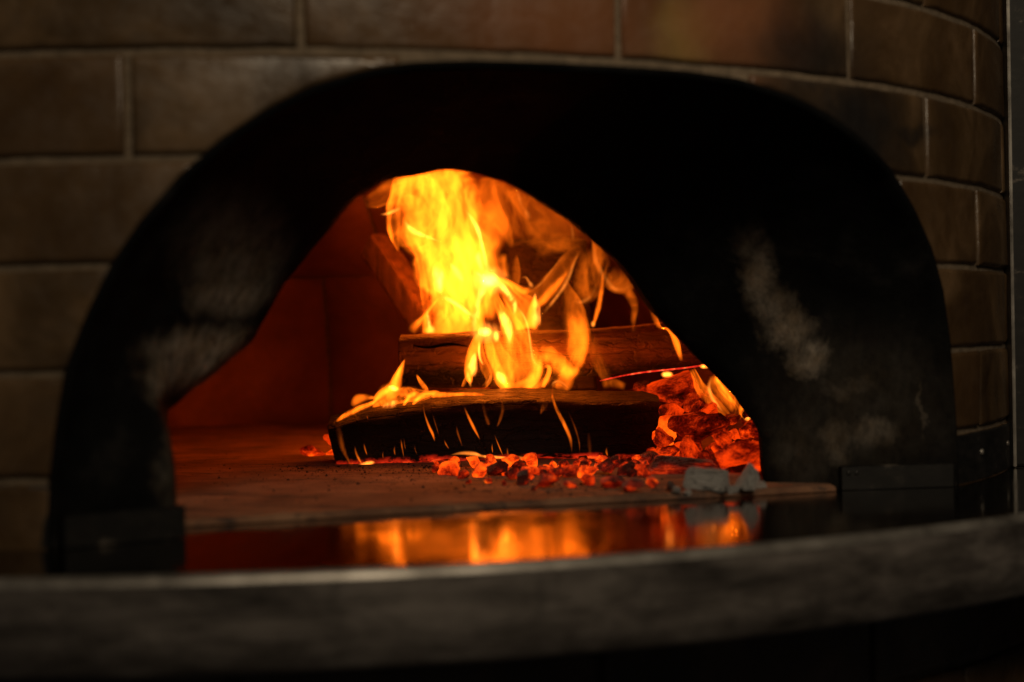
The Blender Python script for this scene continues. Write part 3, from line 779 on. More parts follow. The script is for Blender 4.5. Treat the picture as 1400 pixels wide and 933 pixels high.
# ------------------------------------------------------------------ flames: thin glowing sheets of gas with real thickness, drawn as emitting volumes
REG = dict(A=(480, 225, 5.8333), B=(640, 225, 5.3846), C=(480, 370, 5.8333), D=(620, 370, 5.8333), E=(440, 490, 5.8333), F=(640, 500, 5.8333), G=(800, 380, 5.3846), H=(820, 510, 5.8333))
def catmull(pts, n):
    out = []; m = len(pts) - 1
    for i in range(n):
        t = i / (n - 1) * m; k = min(m - 1, int(t)); u = t - k
        p0, p1, p2, p3 = pts[max(0, k-1)], pts[k], pts[k+1], pts[min(m, k+2)]
        out.append([.5 * (2*b + (c - a) * u + (2*a - 5*b + 4*c - d) * u*u + (3*b - a - 3*c + d) * u**3) for a, b, c, d in zip(p0, p1, p2, p3)])
    return out
PROF = {
    'soft': lambda v: (1 - v*v) ** 2.4 * 1.12,
    'line': lambda v: (1 - v*v) ** 2.6,
    'flat': lambda v: (1 - v**4) ** 2.2,
    'both': lambda v: (.32 + 1.9 * abs(v)**3) * (1 - v**4) ** 1.8,
    'left': lambda v: (.18 + .22 * (1 - v) + 1.7 * max(0, -v)**4) * ((1 - v*v) ** 1.6 if v > 0 else (1 - v**4) ** 1.8),
    'right': lambda v: (.18 + .22 * (1 + v) + 1.7 * max(0, v)**4) * ((1 - v*v) ** 1.6 if v < 0 else (1 - v**4) ** 1.8),
}
FC = [0]; TMIN = {'flame': 8e-6, 'wisp': 8e-6, 'hot': 2.5e-6}
def sheet(parent, reg, pts, Y, rad, prof='soft', fold=0.0, freq=3.0, bulge=.35, mat='flame', ends=(.15, .15), nu=None, nv=None, lean=0.0):
    ox, oy, sc = REG[reg]; FC[0] += 1; seed = FC[0] * 3.7; Y = Y + (FC[0] * 7 % 11 - 5) * .0009
    q = [(ox + x / sc, oy + y / sc, w * 1.12 / sc) for x, y, w in pts]; ends = (max(ends[0], .10), max(ends[1], .30))
    length = sum(math.hypot(b[0]-a[0], b[1]-a[1]) for a, b in zip(q, q[1:])); wmax = max(w for _, _, w in q)
    nu = nu or max(14, min(60, int(length / 3))); nv = nv or max(13, min(41, int(wmax * 1.2) | 1))
    cl = catmull(q, nu); S = HS if mat == 'hot' else FS; T = rad / S
    if mat == 'flame' and parent.name != 'flame': mat = 'wisp'
    grid = []
    for i, (x, y, w) in enumerate(cl):
        a, b = cl[max(0, i-1)], cl[min(nu-1, i+1)]
        tx, ty = b[0] - a[0], b[1] - a[1]; l = math.hypot(tx, ty) or 1; nx, ny = -ty / l, tx / l
        if ny * 0 + nx < 0 and abs(nx) > abs(ny): pass
        w = max(w, .25); row = []; u = i / (nu - 1)
        for j in range(nv):
            v = -1 + 2 * j / (nv - 1)
            jit = (noise.noise(Vector((u * length / 26, v * .8, seed))) * .26 + noise.noise(Vector((u * length / 9, v * .9, seed + 4))) * .10) * w
            X, Z = x + nx * (w * v + jit), y + ny * (w * v + jit)
            wm = w * Y / F
            dep = -bulge * wm * (1 - v*v)
            if fold:
                ph = noise.noise(Vector((u * 1.6, v * .7, seed))) * 2.2
                dep += fold * (math.sin(v * freq * math.pi + ph + u * 1.5) + .6 * noise.noise(Vector((v * freq * 1.3 + ph * .4, u * 1.8, seed + 9))) * 1.6)
            row.append(P(X, Z, Y + dep + lean * u))
        grid.append(row)
    pf = PROF[prof]; verts, faces = [], []
    fr, bk = [], []
    for i in range(nu):
        u = i / (nu - 1)
        eu = smoothstep(0, max(1e-3, ends[0]), u + .004) * smoothstep(0, max(1e-3, ends[1]), 1 - u + .004)
        rf, rb = [], []
        for j in range(nv):
            v = -1 + 2 * j / (nv - 1)
            du = grid[min(nu-1, i+1)][j] - grid[max(0, i-1)][j]; dv = grid[i][min(nv-1, j+1)] - grid[i][max(0, j-1)]
            n_ = du.cross(dv); n_ = n_.normalized() if n_.length > 1e-12 else Vector((0, 1, 0))
            th = T * max(0.0, pf(v)) * eu * .5 + TMIN[mat]
            rf.append(grid[i][j] - n_ * th); rb.append(grid[i][j] + n_ * th)
        fr.append(rf); bk.append(rb)
    for rows in (fr, bk):
        for r in rows: verts += r
    O = nu * nv
    for i in range(nu - 1):
        for j in range(nv - 1):
            a = i*nv+j; faces.append((a, a+1, a+nv+1, a+nv)); faces.append((O+a, O+a+nv, O+a+nv+1, O+a+1))
    for i in range(nu - 1):
        a = i*nv; faces.append((a, a+nv, O+a+nv, O+a)); a = i*nv + nv - 1; faces.append((a+nv, a, O+a, O+a+nv))
    for j in range(nv - 1):
        a = j; faces.append((a+1, a, O+a, O+a+1)); a = (nu-1)*nv + j; faces.append((a, a+1, O+a+1, O+a))
    return mk("flame_tongue", verts, faces, M[mat], parent, orient=False)
def filament(parent, reg, pts, Y, k=1.0, mat='flame', rad=None):
    """a thin rolled-up edge of flame; w is its half width in the region's units"""
    o = sheet(parent, reg, [(x, y, w * 2.1 + 1) for x, y, w in pts], Y, (rad or 1.0) * (.6 if (rad or 1) < 6 else .34), 'line', mat=mat, ends=(.35, .35), bulge=.2)
    o.name = "flame_filament"; return o
def glow(parent, reg, x, y, rx, ry, Y, rad, mat='hot', ang=0.0):
    ox, oy, sc = REG[reg]; FC[0] += 1; Y = Y - .004 - (FC[0] * 7 % 11) * .0009; c = P(ox + x / sc, oy + y / sc, Y); k_ = Y / F / sc
    S = HS if mat == 'hot' else FS; rd = rad / S / 2
    rings = []; R_ = [.02, .15, .3, .45, .6, .75, .9, 1.0]
    for sg, rr in [(-1, r) for r in R_] + [(1, r) for r in R_[::-1]]:
        ring = []
        for j in range(20):
            a = math.tau * j / 20; lx, lz = math.cos(a) * rx * 1.5 * rr * k_, math.sin(a) * ry * 1.5 * rr * k_
            ring.append(c + Vector((lx * math.cos(ang) - lz * math.sin(ang), sg * (rd * (1 - rr * rr) ** 2.4 + TMIN[mat]), lx * math.sin(ang) + lz * math.cos(ang))))
        rings.append(ring)
    v, f = loft(rings, True, True, True); return mk("flame_heart", v, f, M[mat], parent)

YB, YF = 2.16, 1.985
fm = empty("flame", tuple(P(690, 535, 2.05)), "tall yellow flame roaring up from between the two stacked logs", "flame")
# body of the fire, behind the brown log
sheet(fm, 'A', [(860, 1400, 170), (840, 1150, 190), (810, 900, 230), (770, 650, 290), (720, 400, 330), (680, 180, 330), (640, 0, 300), (610, -170, 200)], YB + .06, 2.1, 'flat', .004, 1.6, ends=(.03, .15))
sheet(fm, 'A', [(1000, 1250, 60), (930, 1080, 150), (880, 900, 220), (850, 740, 250), (830, 600, 240), (800, 480, 190), (780, 380, 100)], YB + .02, 1.6, 'flat', .004, 1.8, ends=(.15, .3))
sheet(fm, 'A', [(950, 1100, 90), (900, 950, 160), (880, 800, 190), (860, 660, 180), (840, 540, 120)], YB + .04, 2.0, 'soft', .003, 1.5, ends=(.25, .3))
sheet(fm, 'A', [(1120, 1250, 50), (1110, 1000, 90), (1080, 800, 130), (1040, 600, 130), (1010, 420, 110), (980, 280, 70), (960, 150, 40)], YB + .07, 1.5, 'soft', .002, 1.5, ends=(.1, .35))
sheet(fm, 'A', [(700, 1060, 40), (680, 950, 60), (680, 820, 70), (700, 700, 90), (720, 600, 80)], YB - .01, 1.6, 'soft', .002, 1.5, ends=(.2, .4))
sheet(fm, 'A', [(1060, 760, 80), (1110, 620, 110), (1140, 500, 120), (1120, 400, 110), (1070, 300, 60)], YB + .03, .9, 'soft', .001, 1.5, ends=(.3, .4))
sheet(fm, 'A', [(450, 420, 60), (440, 320, 100), (440, 200, 110), (450, 80, 110), (470, -60, 90)], YB + .03, 1.0, 'soft', .002, 1.5, ends=(.35, .2))
sheet(fm, 'A', [(560, 700, 40), (510, 580, 70), (470, 480, 60), (430, 400, 40)], YB, 1.2, 'soft', ends=(.3, .3))
# tongue on the outside, hooking down
sheet(fm, 'A', [(377, 700, 3), (352, 590, 30), (335, 470, 55), (338, 350, 62), (358, 240, 56), (385, 120, 60), (420, 0, 70), (440, -80, 50)], YB - .02, 1.25, 'both', .002, 1, ends=(.05, .12))
sheet(fm, 'A', [(340, 640, 8), (310, 520, 22), (305, 400, 26), (325, 280, 26), (350, 180, 24), (375, 80, 22)], YB - .03, 1.0, 'soft', ends=(.2, .3))
# arcs inside the body
sheet(fm, 'A', [(370, 330, 40), (450, 300, 55), (520, 330, 60), (560, 400, 60), (580, 490, 55), (590, 590, 50), (640, 680, 30)], YB - .03, 1.7, 'left', ends=(.2, .3))
sheet(fm, 'A', [(450, 90, 60), (560, 150, 80), (640, 220, 85), (695, 320, 80), (715, 430, 75), (715, 550, 60), (700, 640, 30)], YB - .02, 1.8, 'left', ends=(.2, .3))
sheet(fm, 'A', [(700, 50, 60), (780, 130, 80), (835, 240, 80), (890, 350, 75), (950, 450, 60), (1000, 560, 40)], YB, 1.6, 'left', ends=(.2, .3))
sheet(fm, 'A', [(940, 90, 50), (970, 230, 60), (985, 350, 60), (1000, 470, 55), (1040, 620, 30)], YB + .02, 1.4, 'right', ends=(.2, .3))
filament(fm, 'A', [(900, 350, 3), (960, 430, 8), (1005, 510, 9), (1030, 590, 9), (1055, 690, 9), (1075, 790, 10), (1095, 880, 16)], YB - .03, rad=5.0, mat='hot')
filament(fm, 'A', [(425, 450, 6), (465, 500, 12), (510, 535, 16), (570, 562, 11), (630, 585, 6), (720, 620, 3)], YB - .05, rad=8, mat='hot')
filament(fm, 'A', [(230, 400, 2), (290, 393, 7), (350, 370, 10), (400, 345, 6)], YB - .04, rad=2.0, mat='hot')
filament(fm, 'A', [(785, 785, 4), (830, 840, 14), (870, 890, 14), (900, 940, 4)], YB - .05, rad=9, mat='hot')
filament(fm, 'A', [(655, 800, 5), (690, 870, 26), (700, 940, 28), (690, 1030, 16)], YB - .05, rad=5, mat='hot')
filament(fm, 'A', [(730, 830, 4), (722, 900, 12), (710, 980, 14), (722, 1040, 8)], YB - .05, rad=8, mat='hot')
filament(fm, 'A', [(1020, 690, 8), (1022, 740, 18), (1035, 800, 14), (1050, 860, 8)], YB - .04, rad=4, mat='hot')
# narrow strands dropping to the log
sheet(fm, 'A', [(420, 440, 10), (470, 560, 24), (530, 690, 34), (568, 830, 36), (582, 980, 34), (598, 1130, 30), (620, 1250, 26), (636, 1350, 14)], YB - .02, 1.25, 'both', ends=(.15, .1))
sheet(fm, 'A', [(500, 560, 20), (570, 640, 34), (610, 740, 36), (640, 850, 30), (650, 960, 20), (655, 1060, 6)], YB - .01, 1.3, 'right', ends=(.2, .2))
sheet(fm, 'C', [(722, 200, 8), (650, 280, 14), (580, 370, 24), (520, 440, 36), (480, 500, 40)], YB - .03, 1.5, 'soft', ends=(.1, .1))
sheet(fm, 'C', [(600, 500, 30), (590, 420, 22), (600, 340, 16)], YB - .02, 1.4, 'soft', ends=(.1, .4))
filament(fm, 'C', [(605, 300, 4), (612, 370, 6), (622, 430, 8), (632, 470, 10)], YB - .05, rad=5, mat='hot')
glow(fm, 'C', 634, 478, 30, 34, YB - .05, 5.0); glow(fm, 'C', 634, 490, 52, 50, YB - .05, 1.5, 'flame')
filament(fm, 'C', [(720, 205, 8), (790, 240, 10), (860, 285, 10), (930, 335, 10), (985, 375, 10)], YB - .05, rad=4.5, mat='hot')
sheet(fm, 'C', [(860, 530, 160), (855, 440, 130), (830, 350, 100), (790, 270, 50), (750, 220, 10)], YB, .95, 'flat', .003, 2, ends=(.03, .2))
sheet(fm, 'C', [(700, 520, 40), (760, 430, 30), (830, 340, 16), (850, 290, 4)], YB - .01, .8, 'left', ends=(.1, .2))
sheet(fm, 'C', [(745, 400, 14), (740, 320, 22), (735, 250, 16)], YB - .01, 1.0, 'both', ends=(.2, .2))
# the white-hot knot and its arms
glow(fm, 'D', 285, 75, 60, 46, YB - .07, 12); glow(fm, 'D', 285, 80, 120, 90, YB - .07, 2.5)
filament(fm, 'D', [(285, 70, 30), (245, 130, 20), (212, 210, 16), (188, 290, 14), (175, 370, 16), (166, 440, 12), (160, 520, 10)], YB - .07, rad=10, mat='hot')
filament(fm, 'D', [(290, 80, 28), (350, 105, 20), (410, 155, 16), (455, 210, 15), (482, 265, 13), (488, 320, 9), (480, 360, 4)], YB - .07, rad=12, mat='hot')
filament(fm, 'D', [(480, 250, 4), (520, 305, 5), (560, 365, 5), (590, 440, 5), (605, 530, 5), (618, 620, 5), (632, 700, 7), (660, 745, 7), (705, 775, 4)], YF - .02, rad=1.6, mat='hot')
filament(fm, 'D', [(170, 10, 3), (220, 45, 7), (270, 75, 14)], YB - .07, rad=6, mat='hot')
sheet(fm, 'D', [(190, 500, 40), (210, 380, 45), (240, 270, 48), (290, 160, 40), (320, 110, 20)], YB - .04, 1.9, 'soft', ends=(.04, .2))
sheet(fm, 'D', [(590, 470, 110), (560, 370, 120), (520, 280, 120), (470, 190, 90), (410, 110, 60), (330, 60, 20)], YB, .85, 'flat', .003, 2, ends=(.03, .2))
sheet(fm, 'D', [(530, 480, 46), (525, 400, 44), (505, 330, 30), (490, 280, 10)], YB - .03, 1.5, 'flat', ends=(.03, .3))
sheet(fm, 'D', [(610, 470, 60), (620, 370, 46), (635, 280, 30), (648, 200, 6)], YB - .04, 1.8, 'flat', ends=(.03, .3))
filament(fm, 'D', [(648, 460, 18), (655, 380, 22), (655, 300, 18), (650, 230, 10), (650, 178, 3)], YB - .05, rad=9, mat='hot')
filament(fm, 'D', [(690, 440, 4), (688, 380, 4), (686, 320, 5), (680, 260, 4)], YB - .05, rad=2, mat='hot')
sheet(fm, 'D', [(600, 260, 60), (660, 210, 70), (740, 140, 72), (820, 50, 66), (890, -50, 60), (950, -130, 50), (1010, -200, 30)], YB - .02, .55, 'both', .002, 1, ends=(.2, .4))
sheet(fm, 'D', [(640, 300, 30), (700, 250, 40), (770, 180, 40), (850, 90, 36), (920, 0, 20)], YB - .03, .9, 'soft', ends=(.2, .3))
filament(fm, 'D', [(695, 370, 5), (750, 300, 7), (820, 215, 8), (880, 130, 9), (925, 40, 8), (955, -40, 7), (1000, -160, 3)], YB - .04, rad=.9, mat='hot')
filament(fm, 'D', [(600, 170, 3), (680, 120, 5), (750, 40, 5), (830, -60, 4), (900, -140, 2)], YB - .03, rad=.4, mat='hot')
sheet(fm, 'D', [(330, 60, 20), (400, 90, 30), (480, 130, 32), (560, 160, 34), (640, 150, 20)], YB - .03, 1.3, 'soft', ends=(.1, .3))
filament(fm, 'D', [(540, 60, 2), (575, 55, 4), (600, 90, 6), (620, 120, 10), (640, 130, 4)], YB - .03, rad=1.0, mat='hot')
sheet(fm, 'D', [(490, 130, 30), (495, 60, 34), (500, -20, 30), (500, -80, 20), (500, -130, 8)], YB, .5, 'right', ends=(.2, .3))
sheet(fm, 'D', [(400, 60, 50), (395, -10, 46), (390, -80, 40), (400, -140, 30)], YB + .01, .8, 'soft', ends=(.2, .3))
# flames in front of the brown log
glow(fm, 'D', 248, 490, 44, 32, YF - .03, 8); glow(fm, 'D', 255, 495, 95, 70, YF - .03, 1.6)
glow(fm, 'D', 342, 525, 22, 38, YF - .03, 3.5)
sheet(fm, 'D', [(140, 900, 12), (125, 840, 34), (130, 760, 44), (148, 670, 44), (180, 580, 40), (215, 510, 30), (245, 480, 12)], YF, 2.0, 'flat', ends=(.1, .2))
filament(fm, 'D', [(150, 850, 10), (155, 780, 20), (160, 710, 14), (172, 650, 5)], YF - .02, rad=5, mat='hot')
filament(fm, 'D', [(140, 935, 4), (128, 885, 7), (114, 840, 7), (112, 790, 4)], YF - .02, rad=3, mat='hot')
sheet(fm, 'D', [(70, 930, 10), (95, 880, 16), (110, 840, 10)], YF, .9, 'left', ends=(.1, .2))
sheet(fm, 'D', [(235, 935, 14), (280, 880, 22), (275, 820, 34), (240, 750, 34), (222, 670, 28), (215, 590, 20), (225, 520, 12)], YF - .005, 1.1, 'both', ends=(.1, .2))
filament(fm, 'D', [(250, 920, 4), (292, 865, 6), (290, 830, 4)], YF - .02, rad=1.2, mat='hot')
filament(fm, 'D', [(240, 760, 3), (212, 700, 6), (205, 630, 7), (208, 560, 5)], YF - .02, rad=4, mat='hot')
sheet(fm, 'D', [(470, 940, 30), (420, 900, 44), (370, 830, 46), (330, 750, 42), (300, 660, 38), (275, 570, 36), (255, 500, 20)], YF - .01, 1.9, 'flat', ends=(.15, .2))
filament(fm, 'D', [(345, 800, 6), (370, 840, 18), (395, 875, 18), (420, 910, 6)], YF - .03, rad=11, mat='hot')
sheet(fm, 'D', [(500, 930, 40), (510, 840, 100), (520, 730, 120), (520, 610, 110), (490, 500, 100), (440, 400, 90), (390, 300, 70), (340, 200, 30)], YF + .0, 1.25, 'flat', .003, 2.0, ends=(.1, .2))
sheet(fm, 'D', [(340, 480, 16), (338, 560, 24), (370, 640, 34), (420, 710, 44), (480, 790, 50), (520, 860, 40)], YF - .01, 1.1, 'left', ends=(.1, .3))
filament(fm, 'D', [(448, 600, 5), (446, 530, 12), (436, 460, 18), (412, 400, 20), (385, 350, 16), (372, 310, 4)], YF - .03, rad=11, mat='hot')
sheet(fm, 'D', [(440, 640, 24), (450, 540, 30), (430, 440, 36), (390, 350, 36), (350, 250, 30), (325, 160, 10)], YF - .01, 1.5, 'right', ends=(.2, .2))
sheet(fm, 'D', [(330, 820, 26), (390, 895, 40), (470, 938, 46), (560, 925, 52), (630, 860, 60), (655, 770, 62), (650, 680, 52), (625, 600, 20)], YF - .02, 2.0, 'flat', ends=(.15, .15))
sheet(fm, 'D', [(600, 900, 30), (660, 820, 50), (680, 740, 56), (680, 660, 40)], YF - .03, 1.0, 'soft', ends=(.3, .3))
sheet(fm, 'D', [(690, 620, 30), (760, 650, 56), (830, 710, 66), (900, 775, 60), (960, 800, 44), (1010, 770, 20)], YF + .01, 1.5, 'soft', ends=(.15, .3))
sheet(fm, 'D', [(870, 60, 20), (900, 160, 50), (940, 270, 76), (965, 390, 92), (978, 500, 96), (978, 610, 92), (962, 710, 80), (930, 790, 50)], YF + .012, .6, 'left', .001, 1, ends=(.3, .2))
sheet(fm, 'D', [(980, 300, 20), (1020, 420, 40), (1040, 530, 44), (1030, 640, 44), (1000, 740, 40), (950, 800, 26)], YF + .005, .9, 'soft', ends=(.3, .25))
sheet(fm, 'D', [(690, 660, 40), (770, 720, 60), (850, 800, 60), (930, 830, 50), (1000, 770, 30)], YF + .02, 1.2, 'soft', ends=(.2, .3))
sheet(fm, 'D', [(930, 760, 26), (965, 690, 60), (970, 590, 70), (965, 490, 64), (945, 400, 50), (910, 320, 24)], YF + .015, 1.05, 'soft', ends=(.25, .35))
sheet(fm, 'D', [(850, 960, 60), (880, 890, 70), (900, 820, 60), (860, 770, 40)], YF + .01, .75, 'flat', ends=(.15, .3))
filament(fm, 'D', [(780, 930, 4), (800, 895, 6), (840, 885, 7), (890, 915, 5), (920, 945, 3)], YF - .02, rad=1.0, mat='hot')
sheet(fm, 'D', [(712, 935, 14), (735, 880, 20), (760, 820, 20), (760, 770, 16), (720, 765, 8)], YF - .02, 1.4, 'flat', ends=(.1, .2))
sheet(fm, 'D', [(560, 940, 40), (640, 930, 40), (720, 900, 40), (780, 850, 30)], YF + .02, .9, 'soft', ends=(.2, .2))
sheet(fm, 'D', [(520, 960, 200), (520, 820, 300), (520, 640, 330), (480, 460, 300), (430, 300, 220)], YF + .03, .22, 'soft', .003, 1.5, ends=(.2, .4))  # this and the next: wide faint sheets added as a glow halo
sheet(fm, 'D', [(420, 900, 90), (380, 760, 120), (350, 620, 130), (330, 480, 110)], YF + .025, .7, 'soft', .003, 1.5, ends=(.25, .35))
for _ in range(16):                                   # loose strands inside the body
    x0 = rnd.uniform(640, 1060); y0 = rnd.uniform(420, 1250); dx = rnd.uniform(-60, 30); hh = rnd.uniform(160, 420); w = rnd.uniform(24, 64)
    cv = rnd.uniform(-50, 50)
    sheet(fm, 'A', [(x0, y0, w * .2), (x0 + dx * .3 + cv, y0 - hh * .35, w), (x0 + dx * .7 + cv * .7, y0 - hh * .7, w * .8), (x0 + dx - cv * .4, y0 - hh, w * .25)], YB + rnd.uniform(-.03, .06), rnd.uniform(.5, 1.2), rnd.choice(('left', 'right', 'soft')), ends=(.2, .35))
for _ in range(9):
    x0 = rnd.uniform(470, 980); y0 = rnd.uniform(60, 330); hh = rnd.uniform(200, 380); w = rnd.uniform(30, 70); cv = rnd.uniform(-40, 60)
    sheet(fm, 'A', [(x0 + 40, y0 + hh * .6, w * .25), (x0 + 10 + cv, y0 + hh * .2, w), (x0 + cv * .6 - 20, y0 - hh * .2, w), (x0 - 40, y0 - hh * .6, w * .5)], YB + rnd.uniform(-.03, .07), rnd.uniform(.4, .9), rnd.choice(('left', 'right', 'soft')), ends=(.25, .25))
# thin amber veil rolling under the roof
sheet(fm, 'B', [(60, 160, 60), (150, 200, 130), (260, 330, 190), (420, 400, 190), (600, 470, 160), (760, 520, 140), (900, 560, 110)], YB + .10, .24, 'flat', .004, 1.5, ends=(.1, .4))
sheet(fm, 'B', [(130, 60, 50), (150, 200, 64), (190, 330, 70), (250, 460, 60), (300, 560, 34), (325, 620, 10)], YB + .04, .8, 'left', .001, 1, ends=(.3, .25))
sheet(fm, 'B', [(440, 410, 10), (400, 330, 40), (350, 230, 60), (300, 150, 60)], YB + .06, .30, 'left', ends=(.05, .2))
filament(fm, 'B', [(350, 170, 4), (372, 230, 7), (400, 310, 8), (435, 370, 10), (455, 410, 5)], YB + .04, rad=.45, mat='hot')
filament(fm, 'B', [(760, 440, 2), (768, 500, 6), (772, 560, 3)], YB + .05, rad=.25, mat='hot')
sheet(fm, 'B', [(500, 650, 40), (600, 620, 60), (700, 600, 50), (800, 590, 20)], YB + .05, .12, 'soft', ends=(.2, .2))
sheet(fm, 'A', [(350, 220, 90), (260, 250, 70), (180, 285, 60), (100, 310, 24)], YB + .0, .26, 'both', .003, 1, ends=(.2, .15))
sheet(fm, 'A', [(340, 140, 60), (260, 180, 50), (200, 220, 30)], YB + .0, .18, 'soft', ends=(.2, .2))
# tongues at the far end, behind the brown log
fr_ = empty("flame", tuple(P(860, 450, 2.13)), "loose orange tongues curling above the far end of the brown log", "flame")
sheet(fr_, 'B', [(925, 440, 20), (960, 580, 46), (985, 690, 62), (1040, 790, 80), (1100, 850, 90), (1180, 850, 70), (1250, 830, 40)], YB, .55, 'right', .002, 1, ends=(.25, .3))
filament(fr_, 'B', [(922, 520, 4), (925, 640, 8), (960, 750, 9), (1020, 850, 9), (1080, 915, 10), (1150, 915, 9), (1210, 880, 7), (1245, 850, 4)], YB - .02, rad=.35, mat='hot')
sheet(fr_, 'G', [(55, 362, 8), (75, 300, 16), (100, 210, 20), (118, 110, 20), (128, 10, 14), (130, -60, 6)], YB - .02, .9, 'soft', ends=(.06, .3))
glow(fr_, 'G', 58, 340, 14, 20, YB - .03, 1.2)
sheet(fr_, 'D', [(1090, -180, 70), (1090, -60, 100), (1080, 60, 108), (1055, 170, 96), (1010, 250, 50)], YB + .01, .30, 'flat', .002, 1, ends=(.4, .15))
filament(fr_, 'D', [(1140, 100, 3), (1115, 180, 7), (1060, 235, 9), (1000, 256, 8), (960, 240, 4)], YB, rad=.3, mat='hot')
sheet(fr_, 'G', [(300, 90, 40), (345, 150, 40), (362, 230, 30), (355, 320, 24), (355, 420, 10)], YF + .0, .30, 'soft', ends=(.15, .5))
sheet(fr_, 'G', [(490, 152, 3), (500, 220, 22), (515, 300, 24), (545, 360, 16), (580, 380, 6)], YF, .85, 'left', ends=(.04, .1))
sheet(fr_, 'G', [(560, 372, 6), (610, 380, 14), (655, 440, 24), (685, 530, 22), (710, 615, 12)], YF, 1.3, 'flat', ends=(.1, .15))
sheet(fr_, 'G', [(20, 380, 30), (60, 480, 40), (100, 600, 50), (150, 720, 40), (170, 780, 20)], YF, .22, 'right', .002, 1, ends=(.3, .2))
sheet(fr_, 'G', [(300, 800, 30), (200, 770, 40), (120, 790, 30)], YF, .2, 'soft', ends=(.2, .2))
# flame on the coals by the jamb
YR = 1.90
fj = empty("flame", tuple(P(1015, 580, YR)), "slanting flame leaning off the coal heap beside the black jamb", "flame")
sheet(fj, 'H', [(735, -30, 20), (768, 40, 30), (800, 110, 44), (850, 180, 46), (920, 250, 42), (990, 310, 30), (1050, 370, 10)], YR, .75, 'both', .002, 1, ends=(.1, .3))
sheet(fj, 'H', [(900, 20, 24), (915, 90, 44), (960, 160, 48), (1020, 230, 42), (1090, 310, 30), (1170, 390, 10)], YR - .005, 1.1, 'left', .001, 1, ends=(.15, .2))
sheet(fj, 'H', [(930, -10, 40), (975, 60, 52), (1020, 140, 50), (1080, 220, 40), (1130, 300, 20)], YR + .01, .85, 'flat', .002, 1.5, ends=(.2, .3))
sheet(fj, 'H', [(1185, 215, 16), (1150, 260, 34), (1145, 310, 34), (1175, 360, 24), (1205, 395, 10)], YR - .02, 2.0, 'flat', ends=(.15, .1))
filament(fj, 'H', [(1150, 300, 6), (1170, 345, 14), (1200, 388, 10)], YR - .03, rad=9, mat='hot')
filament(fj, 'H', [(890, 40, 4), (870, 110, 9), (890, 190, 10), (940, 260, 7), (1000, 330, 3)], YR - .02, rad=1.4, mat='hot')
sheet(fj, 'H', [(1040, 150, 10), (1060, 130, 30), (1080, 180, 34), (1110, 250, 26)], YR, .5, 'soft', ends=(.2, .2))
glow(fj, 'G', 882, 652, 30, 14, 2.0, 4.0); glow(fj, 'G', 602, 712, 34, 18, 1.99, 5.0); glow(fj, 'H', 950, 50, 26, 36, YR, 1.5, 'flame')
# flame running along the squared end of the black log
YL = 1.905
fe = empty("flame", tuple(P(530, 545, YL)), "low yellow flame licking over the squared end of the black log", "flame")
sheet(fe, 'E', [(668, 0, 3), (640, 70, 22), (605, 150, 38), (575, 220, 59), (530, 270, 68), (470, 300, 54)], YL + .02, 1.5, 'soft', ends=(.05, .2))
sheet(fe, 'E', [(640, 60, 11), (590, 160, 32), (560, 240, 35)], YL + .01, 1.2, 'soft', ends=(.2, .2))
sheet(fe, 'E', [(620, 240, 16), (560, 240, 27), (490, 270, 32), (440, 310, 30), (415, 350, 14)], YL, 1.8, 'soft', ends=(.1, .15))
sheet(fe, 'E', [(430, 318, 14), (350, 312, 30), (280, 330, 40), (240, 385, 16)], YL + .03, .75, 'soft', ends=(.1, .1))
sheet(fe, 'E', [(440, 340, 19), (350, 378, 27), (260, 415, 27), (180, 460, 22), (110, 510, 8)], YL, 1.5, 'soft', ends=(.1, .15))
sheet(fe, 'E', [(400, 390, 27), (460, 360, 68), (540, 330, 86), (630, 310, 81), (720, 305, 68), (830, 295, 40), (900, 280, 14)], YL + .01, .65, 'flat', .002, 2, ends=(.15, .1))
sheet(fe, 'E', [(650, 380, 8), (680, 330, 19), (720, 290, 24), (780, 275, 14)], YL, 1.4, 'soft', ends=(.1, .15))
sheet(fe, 'E', [(722, 385, 8), (755, 330, 19), (820, 290, 27), (900, 272, 22), (950, 275, 8)], YL, 1.8, 'soft', ends=(.1, .15))
sheet(fe, 'E', [(870, 300, 19), (950, 292, 24), (1050, 290, 19), (1200, 288, 19), (1310, 292, 7)], YL + .01, 1.3, 'soft', ends=(.1, .1))
filament(fe, 'E', [(475, 395, 4), (520, 375, 14), (570, 360, 16), (605, 338, 5)], YL - .01, rad=7, mat='hot')
glow(fe, 'E', 570, 240, 34, 18, YL - .01, 7, ang=-.4)
sheet(fe, 'E', [(755, 130, 5), (790, 190, 16), (825, 240, 19), (850, 270, 11)], YL + .05, 1.0, 'flat', ends=(.2, .1))
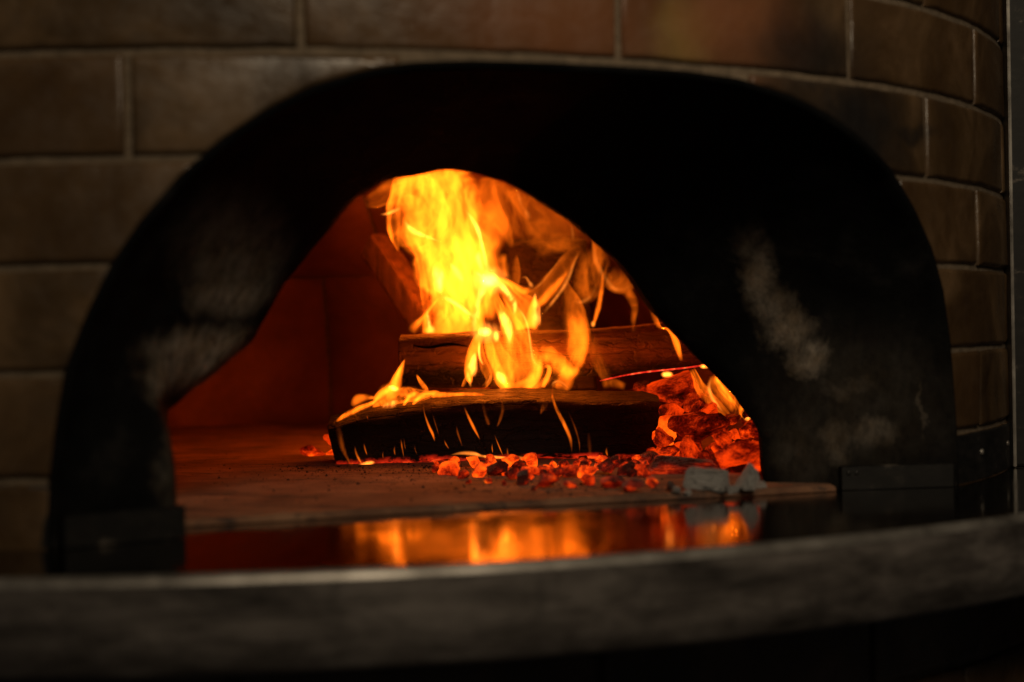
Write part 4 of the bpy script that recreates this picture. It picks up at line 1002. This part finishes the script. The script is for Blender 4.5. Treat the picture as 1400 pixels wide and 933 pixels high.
# small licks up the face of the black log
YK = 1.878
fk = empty("flame", tuple(P(680, 640, YK)), "thin wisps of flame streaking up the black log's face", "flame")
LK = [('E', [(805, 360, 3), (822, 450, 8), (858, 550, 14), (885, 610, 13), (902, 665, 4)], 1.0), ('E', [(870, 410, 3), (905, 520, 8), (935, 620, 4)], .12), ('E', [(1135, 385, 6), (1165, 460, 14), (1215, 560, 14), (1262, 650, 4)], 1.1),
      ('E', [(1075, 540, 4), (1085, 600, 12), (1120, 700, 4)], .25), ('E', [(975, 650, 3), (990, 685, 9), (1015, 725, 3)], .5), ('E', [(262, 700, 6), (275, 760, 14), (300, 810, 14), (325, 850, 5)], .9), ('E', [(335, 680, 4), (345, 725, 10), (362, 775, 3)], .5),
      ('E', [(585, 690, 3), (578, 730, 8), (585, 775, 3)], .4), ('E', [(630, 640, 3), (638, 700, 8), (655, 795, 3)], .4), ('E', [(655, 640, 3), (660, 690, 6), (668, 730, 2)], .3), ('E', [(490, 740, 3), (486, 770, 6), (490, 800, 2)], .25), ('E', [(130, 520, 10), (140, 600, 26), (170, 720, 24), (215, 820, 12), (250, 880, 5)], .16),
      ('E', [(255, 820, 5), (240, 850, 10), (260, 880, 4)], .6), ('E', [(740, 690, 3), (745, 730, 5), (760, 770, 2)], .15), ('E', [(1360, 680, 3), (1358, 715, 6), (1362, 750, 2)], .5), ('E', [(360, 450, 2), (362, 470, 6), (370, 490, 2)], .4),
      ('F', [(805, 208, 5), (755, 165, 12), (705, 148, 11), (672, 175, 11), (675, 260, 13), (715, 370, 18), (770, 480, 21), (812, 580, 18), (828, 695, 4)], 1.15), ('F', [(800, 370, 4), (850, 490, 12), (885, 610, 10), (890, 690, 3)], .14),
      ('F', [(115, 290, 10), (140, 380, 22), (165, 460, 20), (170, 475, 6)], .22), ('F', [(262, 270, 8), (275, 350, 16), (255, 430, 16), (230, 490, 6)], .25), ('F', [(210, 550, 2), (240, 630, 7), (280, 725, 4)], .7), ('F', [(190, 620, 2), (194, 670, 6), (196, 700, 2)], .4),
      ('F', [(310, 650, 3), (316, 690, 10), (322, 725, 4)], .7), ('F', [(640, 260, 26), (610, 320, 30), (575, 390, 8)], .2), ('F', [(1105, 650, 3), (1104, 690, 12), (1115, 725, 3)], .4), ('F', [(960, 540, 10), (970, 640, 20), (975, 720, 8)], .05)]
for reg, pts, rad in LK: sheet(fk, reg, [(x, y, w * .85) for x, y, w in pts], YK, rad * .65, 'soft', ends=(.65, .12))
filament(fk, 'E', [(265, 872, 4), (320, 858, 10), (380, 838, 9), (425, 828, 3)], YK - .005, rad=4, mat='hot')
filament(fk, 'F', [(-140, 715, 2), (-60, 700, 6), (40, 705, 9), (120, 725, 6), (200, 730, 8), (300, 735, 5), (430, 738, 8), (560, 745, 3)], YK - .005, rad=2.0, mat='hot')
